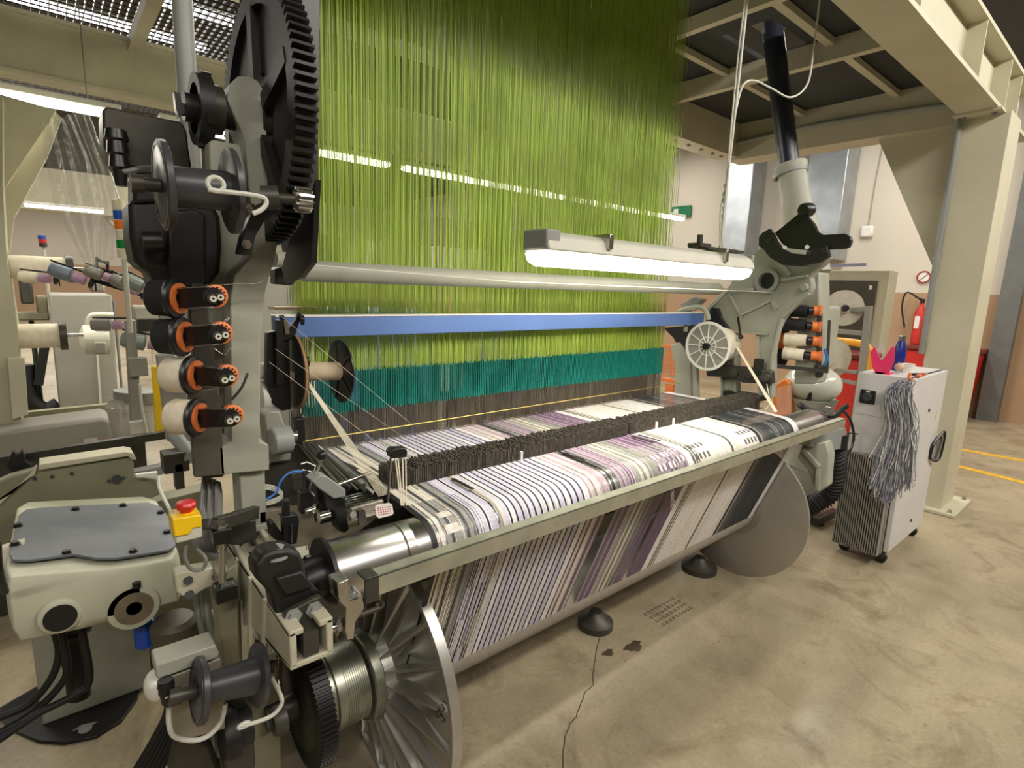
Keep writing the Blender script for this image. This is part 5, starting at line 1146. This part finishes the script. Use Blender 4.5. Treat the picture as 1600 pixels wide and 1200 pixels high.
# corrugated hose
t=thing('corrugated_hose','black corrugated suction hose bending down beside the radiator cabinet','hose',PY(1290,790,1.2))
pts=[PY(1304,690,1.15),PY(1306,710,1.15),PY(1304,745,1.17),PY(1294,772,1.2),PY(1275,786,1.25),PY(1255,792,1.32),PY(1235,793,1.42)]
Q=[]
for i in range(len(pts)-1):
    p0=pts[max(i-1,0)];p1=pts[i];p2=pts[i+1];p3=pts[min(i+2,len(pts)-1)]
    for k in range(22):
        q=k/22; Q.append(.5*((2*p1)+(p2-p0)*q+(2*p0-5*p1+4*p2-p3)*q*q+(3*p1-p0-3*p2+p3)*q**3))
mb=MB(); mb.tube(Q,[.062 if (i//2)%2 else .052 for i in range(len(Q))],18); mb.build('hose',RUB,t)
mb=MB(); mb.cyl(pts[0]+V(0,0,.05),pts[0]-V(0,0,.03),.068,seg=22); mb.build('cuff',BLKP,t)
t=thing('levelling_pad','round dark foot on the floor left of the right beam flange','machine foot',PZ(1090,885,0)); mb=MB(); mb.lathe(PZ(1092,890,0),(0,0,1),[(0,.10),(.03,.10),(.05,.06),(.08,.03)],28); mb.build('foot',CHAR,t)
t=thing('levelling_pad','round dark foot on the floor under the middle of the warp beam','machine foot',PZ(932,985,0)); mb=MB(); mb.lathe(PZ(930,978,0),(0,0,1),[(0,.085),(.03,.085),(.05,.05),(.08,.03)],28); mb.build('foot',CHAR,t)
t=thing('levelling_pad','black foot on the floor right of the flanged beam','machine foot',PZ(1290,860,0)); mb=MB(); mb.bar(PZ(1272,815,.05),PZ(1305,800,.05),.05,.05); mb.lathe(PZ(1276,818,0),(0,0,1),[(0,.05),(.03,.05),(.08,.03)],18); mb.build('foot',BLKP,t)
# ================================================================ CONTROL CABINET
cx0,cx1,cy0,cy1,cz0,cz1=3.78,4.50,.878,1.17,.075,1.16
t=thing('control_cabinet','light grey control cabinet with finned radiator side and black door handle','cabinet',((cx0+cx1)/2,(cy0+cy1)/2,0))
mb=MB(); mb.box((cx0,cy0+.035,cz0),(cx1,cy1,cz1)); mb.build('body',CAB,t,bevel=.004)
mb=MB(); mb.box((cx0+.004,cy0,cz0+.01),(cx1-.004,cy0+.028,cz1-.004)); dr=mb.build('door',CAB,t,bevel=.004)
mb=MB(); mb.box((cx0+.003,cy0+.028,cz0),(cx1-.003,cy0+.036,cz1)); mb.build('door_seal',BLKP,t)
mb=MB(); hc_=PY(1459,698,cy0-.0); hy=cy0
mb.tube([V(hc_.x-.09,hy-.006,hc_.z-.06),V(hc_.x-.09,hy-.012,hc_.z+.03),V(hc_.x-.02,hy-.02,hc_.z+.07),V(hc_.x+.07,hy-.03,hc_.z+.10),V(hc_.x+.09,hy-.03,hc_.z+.03),V(hc_.x+.06,hy-.03,hc_.z-.07),V(hc_.x,hy-.02,hc_.z-.095),V(hc_.x-.09,hy-.006,hc_.z-.06)],.009,8,6); mb.build('door_handle',BLKP,dr)
mb=MB(); mb.bar(V(hc_.x-.01,hy-.012,hc_.z-.08),V(hc_.x+.03,hy-.012,hc_.z+.07),.05,.014); mb.build('handle_lever',STEEL,dr)
for q in ((1451,641),(1423,813)):
    m2=MB(); p=PY(*q,cy0); m2.cyl(p,p+V(0,-.006,0),.010,seg=16); m2.build('lock',BLKP,dr)
m2=MB(); p=PY(1462,650,cy0); m2.prism([p+V(-.012,-.001,-.02),p+V(.014,-.001,-.02),p+V(0,-.001,.035)],(0,-.001,0)); m2.build('warning_label',YEL,dr)
# radiator (left side, -X face)
rad=MB(); ra0,ra1=cy0+.02,cy1+.15
zt=PX(1330,706,cx0-.05).z
rad.box((cx0-.03,cy0+.03,cz0),(cx0,cy1-.005,zt)); rd=rad.build('radiator',CABS,t)
y=cy0+.035
while y<cy1-.01:
    m2=MB(); m2.box((cx0-.075,y,cz0-.005),(cx0-.028,y+.006,zt+.004)); m2.build('fin',CABS,rd); y+=.0128
# rotary switch
p=PX(1356,620,cx0); m2=MB(); m2.box((cx0-.012,p.y-.042,p.z-.042),(cx0,p.y+.042,p.z+.042)); sw=m2.build('rotary_switch',BLKP,t,bevel=.008)
m2=MB(); m2.lathe((cx0-.012,p.y,p.z),(-1,0,0),[(0,.027),(.008,.025),(.01,.02)],24); m2.bar((cx0-.03,p.y,p.z-.022),(cx0-.03,p.y,p.z+.022),.014,.016,up=(1,0,0)); m2.build('knob',DGR,sw)
m2=MB(); m2.box((cx0-.0131,p.y-.012,p.z+.030),(cx0-.012,p.y+.010,p.z+.036)); m2.build('legend',WHT,sw)
# seam
m2=MB(); z=PX(1350,648,cx0).z; m2.box((cx0-.0012,cy0+.04,z),(cx0+.001,cy1-.004,z+.002)); m2.build('seam',CABS,t)
m2=MB()
p=PX(1421,660,cx0)
for k in range(5): m2.box((cx0-.0012,p.y-.012-.006*(k%2),p.z-.006*k*2),(cx0,p.y+.012,p.z-.006*k*2+.003))
m2.build('label_text',GREY,t,flat=True)
for (x,y) in ((cx0+.04,cy0+.04),(cx1-.05,cy0+.04),(cx0+.04,cy1-.05),(cx1-.05,cy1-.05)):
    m2=MB(); m2.cyl((x-.015,y,.032),(x+.015,y,.032),.032,seg=22); ca=m2.build('castor',BLKP,t)
    m2=MB(); m2.box((x-.022,y-.02,.04),(x+.022,y+.02,.076)); m2.build('castor_fork',CHAR,ca)
m2=MB(); m2.lathe((cx0+.33,cy0+.18,cz1),(0,0,1),[(0,.02),(.004,.02),(.006,.012),(.02,.012)],16); m2.ring((cx0+.33,cy0+.18,cz1+.03),(1,0,0),.012,.018,.006,18); m2.build('lifting_eye',STEEL,t)
# things on the cabinet
ct=cz1
def onc(u,v,x=None,y=None): 
    return PZ(u,v,ct)
t=thing('pink_holder','bright pink plastic tissue holder with notched front on the cabinet','holder',(3.80,1.02,ct))
pc=PX(1382,583,3.80)
for k,(xx) in enumerate((3.80,3.86)):
    m2=MB(); m2.prism([PX(u,v,xx) for u,v in ((1368,584),(1362,572),(1360,550),(1367,541),(1376,562),(1379,562),(1395,540),(1398,543),(1397,565),(1390,581),(1376,586))],(.006,0,0)); m2.build('side',PINK,t,bevel=.002)
m2=MB(); a=PX(1368,584,3.80);b=PX(1390,583,3.80); m2.box((3.80,min(a.y,b.y),ct),(3.866,max(a.y,b.y),ct+.012)); m2.build('bottom',PINK,t)
m2=MB(); m2.ball(PX(1376,548,3.83),.03,.7,.8,1.1,10,7); m2.ball(PX(1378,540,3.83),.018,.7,.8,1.6,8,6); m2.build('crumpled_film',FILM,t,flat=True)
t=thing('water_bottle','navy blue metal drinking bottle with silver cap on the cabinet','bottle',(4.12,1.05,ct))
bx=PX(1404,564,4.12); 
m2=MB(); m2.lathe((4.12,bx.y,ct),(0,0,1),[(0,.03),(.006,.034),(.13,.034),(.165,.026),(.19,.018)],28); m2.build('bottle_body',NAVY,t)
m2=MB(); m2.lathe((4.12,bx.y,ct+.19),(0,0,1),[(0,.02),(.028,.02),(.03,.016)],24); m2.build('cap',STEEL,t)
t=thing('paper_cup','small white paper cup on the cabinet right of the bottle','cup',(4.05,.98,ct)); cu=PX(1419,575,4.05)
m2=MB(); m2.lathe((4.05,cu.y,ct),(0,0,1),[(0,.024),(.055,.034),(.056,.036),(.055,.032),(.004,.022)],24); m2.build('cup',WHT,t)
t=thing('cloth_wad','crumpled beige cloth in front of the blue bottle','cloth',(3.93,1.0,ct)); q=PX(1405,578,3.93)
m2=MB(); m2.ball(q+V(0,0,.018),.028,1.1,1.1,.9,9,6); m2.build('cloth',PAPER,t,sub=1)
for i,(u,v,x_,m_,lb_,nm) in enumerate(((1430,583,3.95,BLKP,'black clip lying on the cabinet front edge','clip'),(1442,580,4.0,RED,'red plastic clip on the cabinet top','clip'),(1436,585,3.88,ORG,'orange plastic clip on the cabinet top','clip'))):
    q=PX(u,v,x_); m2=MB(); m2.prism([(q.x-.03,q.y-.012,ct),(q.x+.03,q.y-.012,ct),(q.x+.035,q.y+.006,ct),(q.x-.02,q.y+.014,ct)],(0,0,.014)); tag(m2.build('plastic_clip',m_,bevel=.003),lb_,nm)
# hanging yarn skein on the cabinet side
t=thing('yarn_skein','tangled skein of grey, white and blue waste yarn hung on the cabinet side','yarn skein',PX(1400,785,cx0-.03))
SK=[mat('skein_grey',(152,156,168),.8,0,.1,40),mat('skein_white',(214,210,204),.8,0,.05,40),mat('skein_dark',(112,114,124),.8,0,.1,40)]
top=PX(1418,596,cx0-.02)
for g_ in range(3):
    m2=MB()
    for k in range(95):
        f_=random.random(); ub=1358+f_*72+random.uniform(-4,4); vb=790-abs(f_-.35)*50+random.uniform(-22,4)
        if random.random()<.15: vb-=50
        um=1392+f_*36+random.uniform(-8,8); vm=640+random.uniform(-12,12)
        bul=random.uniform(.012,.055)
        pts=[PX(1400+f_*30+random.uniform(-3,3),598+random.uniform(-4,8),cx0-.02-bul*.3),PX(um-6+random.uniform(-5,5),vm-20,cx0-.03-bul),PX(um+random.uniform(-6,6),vm+22,cx0-.02-bul),PX((um+ub)/2+random.uniform(-6,6),(vm+vb)/2+10,cx0-.055-bul*.4),PX(ub,vb,cx0-.085-bul*.2)]
        m2.tube(pts,random.uniform(.0012,.0030),5,5)
    m2.build(['grey_yarn','white_yarn','dark_yarn'][g_],SK[g_],t)['kind']='stuff'
m2=MB()
for k in range(20): m2.ring(PX(1423+3*math.sin(k*.9),640+k*6,cx0-.05-.01*math.sin(k)),(0,math.sin(k),math.cos(k)),.004,.008,.003,8)
m2.build('white_chain',WHT,t)
m2=MB(); m2.tube([PX(1423,583,cx0-.01),PX(1420,590,cx0-.02),PX(1427,595,cx0-.02)],.008,8,3); m2.build('red_tie',ORG,t)
# ================================================================ RIGHT BACKGROUND
X7=6.6
t=thing('glazed_cabinet','beige electrical cabinet with dark glass door behind the bobbin rack','cabinet',(6.8,2.1,0))
a=PX(1283,422,X7);b=PX(1392,424,X7)
m2=MB(); m2.box((X7,b.y,.0),(X7+.25,a.y+.05,1.90)); m2.build('body',mat('beige_enclosure',(176,170,146),.5,0,.04),t,bevel=.01)
m2=MB(); m2.box((X7-.012,b.y+.10,.62),(X7-.002,a.y-.07,1.79)); g_=m2.build('glass_door',mat('dark_glass',(72,70,60),.12,0,.05,2,spec=.6),t)
m2=MB(); m2.box((X7-.016,b.y+.14,1.70),(X7-.012,b.y+.17,1.74)); m2.build('lock',STEEL,g_)
m2=MB(); m2.bar((X7-.2,a.y+.3,1.93),(X7-.1,b.y+.2,1.95),.03,.03); m2.build('tube_on_top',mat('lilac_tube',(150,150,180),.5),t)
t=thing('yarn_stand','floor stand with a large pale yarn cone on a grey post','yarn stand',PX(1350,640,5.2))
c=PX(1314,481,5.2)
m2=MB(); m2.lathe(c+V(0,-.02,0),(-.9,-.45,0),[(-.02,.12),(0,.15),(.02,.15),(.04,.05),(.08,.04)],32); m2.build('yarn_cone',mat('pale_cone',(190,182,166),.7,0,.06,20),t)
m2=MB(); m2.lathe(c+V(0,-.02,0),(-.9,-.45,0),[(.07,.03),(.14,.025)],16); m2.build('spindle',BLKP,t)
c2=PX(1300,560,5.2); m2=MB(); m2.lathe(c2,(-.5,-.8,0),[(-.01,.12),(0,.17),(.02,.17),(.03,.05)],32); m2.build('yarn_cone',mat('pale_cone',(0,0,0)),t)
m2=MB(); m2.bar(PX(1358,478,5.2),PX(1346,590,5.2),.05,.05); m2.bar(PX(1330,485,5.2),PX(1360,482,5.2),.04,.04); m2.bar(PX(1290,516,5.2),PX(1360,522,5.2),.035,.04); m2.bar(PX(1306,578,5.2),PX(1340,582,5.2),.03,.03); m2.bar(PX(1306,592,5.2),PX(1340,600,5.2),.03,.03); q=PX(1346,590,5.2); m2.bar(q,(q.x,q.y,0),.05,.05); m2.build('post',CABS,t,bevel=.004)
t=thing('yellow_barrier','orange-yellow tubular guard rail behind the pink holder','guard rail',PX(1355,600,5.6))
ye=mat('orange_yellow_paint',(240,166,40),.4,0,.04)
m2=MB(); q=PX(1360,600,5.6); m2.tube([PX(1295,531,5.6),PX(1345,537,5.6),PX(1357,545,5.6),PX(1359,560,5.6),PX(1357,600,5.6),(q.x,q.y,0)],.032,12,5); m2.build('tube',ye,t)
def bin_(label,loc,w,d,h,lid=True,logo=False,grp=None):
    t=thing('waste_bin',label,'bin',loc,grp); x,y,z=loc
    m2=MB(); b0=.86
    vs=[(x-w/2*b0,y-d/2*b0,.14),(x+w/2*b0,y-d/2*b0,.14),(x+w/2*b0,y+d/2*b0,.14),(x-w/2*b0,y+d/2*b0,.14),(x-w/2,y-d/2,h),(x+w/2,y-d/2,h),(x+w/2,y+d/2,h),(x-w/2,y+d/2,h)]
    m2.add(vs,[(0,3,2,1),(4,5,6,7),(0,1,5,4),(1,2,6,5),(2,3,7,6),(3,0,4,7)]); m2.build('body',RED,t,bevel=.02)
    m2=MB(); m2.box((x-w/2-.03,y-d/2-.03,h),(x+w/2+.03,y+d/2+.03,h+.05)); m2.build('lid',mat('dark_red_lid',(110,30,26),.5),t,bevel=.01)
    for sx in (-1,1):
        for sy in (-1,1):
            m2=MB(); m2.cyl((x+sx*w*.33-.02,y+sy*d*.33,.06),(x+sx*w*.33+.02,y+sy*d*.33,.06),.06,seg=18); m2.box((x+sx*w*.33-.03,y+sy*d*.33-.03,.08),(x+sx*w*.33+.03,y+sy*d*.33+.03,.15)); m2.build('castor',BLKP,t)
    return t
bb=PX(1549,548,9.6)
bt=bin_('red wheeled waste bin with white lettering against the wall at right',(9.62,1.95,0),.62,.80,.92,logo=True)
m2=MB()
LX=9.295
def sk(pts,r_=.012): 
    for a,b in zip(pts,pts[1:]): m2.bar(PX(*a,LX),PX(*b,LX),.022,.004,up=(1,0,0))
sk([(1498,573),(1505,571)]);sk([(1501,572),(1501,586)]);sk([(1506,577),(1506,585)]);sk([(1509,585),(1510,578),(1513,585)]);sk([(1498,587),(1519,583)]);sk([(1514,580),(1519,577)])
m2.build('white_lettering',WHT,bt,flat=True)
a=PX(1322,545,6.1); bin_('red container behind the white air tank',(6.2,a.y+.02,0),.45,.42,1.02)
a=PX(1298,640,5.9); 
t=thing('orange_crate','orange and clear plastic tubs beside the white tank','crate',PX(1222,640,3.9)); 
m2=MB(); m2.prism([PX(u,v,3.9) for u,v in ((1205,604),(1225,592),(1233,598),(1232,650),(1208,650))],(.08,0,0)); m2.build('tub',mat('orange_tub',(216,120,40),.45),t,bevel=.01)
m2=MB(); m2.prism([PX(u,v,3.6) for u,v in ((1212,608),(1228,602),(1226,648),(1214,648))],(.1,0,0)); m2.build('clear_tub',FILM,t,bevel=.006)
# orange mesh guard seen left of the right frame
t=thing('mesh_guard','small orange wire guard left of the right frame','wire guard',PX(1042,590,5.0))
m2=MB()
for k in range(6): m2.bar(PX(1036+k*3.4,542,5.0),PX(1036+k*3.4,588,5.0),.006,.006)
for k in range(9): m2.bar(PX(1034,543+k*5.5,5.0),PX(1056,543+k*5.5,5.0),.006,.006)
m2.bar(PX(1034,541,5.0),PX(1057,541,5.0),.03,.03); m2.build('wires',ORG,t,flat=True)
m2=MB(); m2.box(PX(1034,590,5.0),PX(1058,600,5.0)+V(.05,0,0)); a=PX(1040,600,5.0); b=PX(1052,600,5.0); m2.box((5.0,b.y,0),(5.05,a.y,a.z)); m2.build('base',ORG,t)
# ================================================================ LIGHT
def area(name,loc,size,power,col=(1,.94,.85),rot=(0,0,0)):
    l=bpy.data.lights.new(name,'AREA'); l.shape='RECTANGLE'; l.size=size[0]; l.size_y=size[1]; l.energy=power; l.color=col
    o=bpy.data.objects.new(name,l); o.location=loc; o.rotation_euler=rot; COL.objects.link(o); return o
for i,(x,y,p) in enumerate(((-1.6,-2.4,115),(2.6,-1.8,150),(6.6,-1.6,150),(7.4,2.6,115),(7.4,6.5,95),(-1.5,7.5,170),(3,8.5,240),(0,14,260),(6,14,260),(0,21,260),(7,21,220),(-6,10,200))):
    area('hall_lamp',(x,y,4.2 if y<0 else 4.35),(3.2,.3),p,rot=(R(38) if y<0 else 0,0,0))
area('loom_lamp_light',(1.82,1.3,1.655),(1.2,.08),9,(1,.95,.84))
for i,x in enumerate((-.5,1.4,3.1,5.0)): area('row_lamp_light',(x,4.0,2.44),(1.5,.08),18,(1,.95,.84))
area('cord_fill_light',(1.6,2.7,2.82),(2.4,.12),30,(1,.94,.82))  # fill light added behind the cords, without any fitting
w_=bpy.data.worlds.new('world'); S.world=w_; w_.use_nodes=True; w_.node_tree.nodes['Background'].inputs[0].default_value=(1,.95,.86,1); w_.node_tree.nodes['Background'].inputs[1].default_value=.25
S.view_settings.view_transform='Standard'; S.view_settings.look='None'; S.view_settings.gamma=1; S.view_settings.exposure=0.0; S.view_settings.use_curve_mapping=False
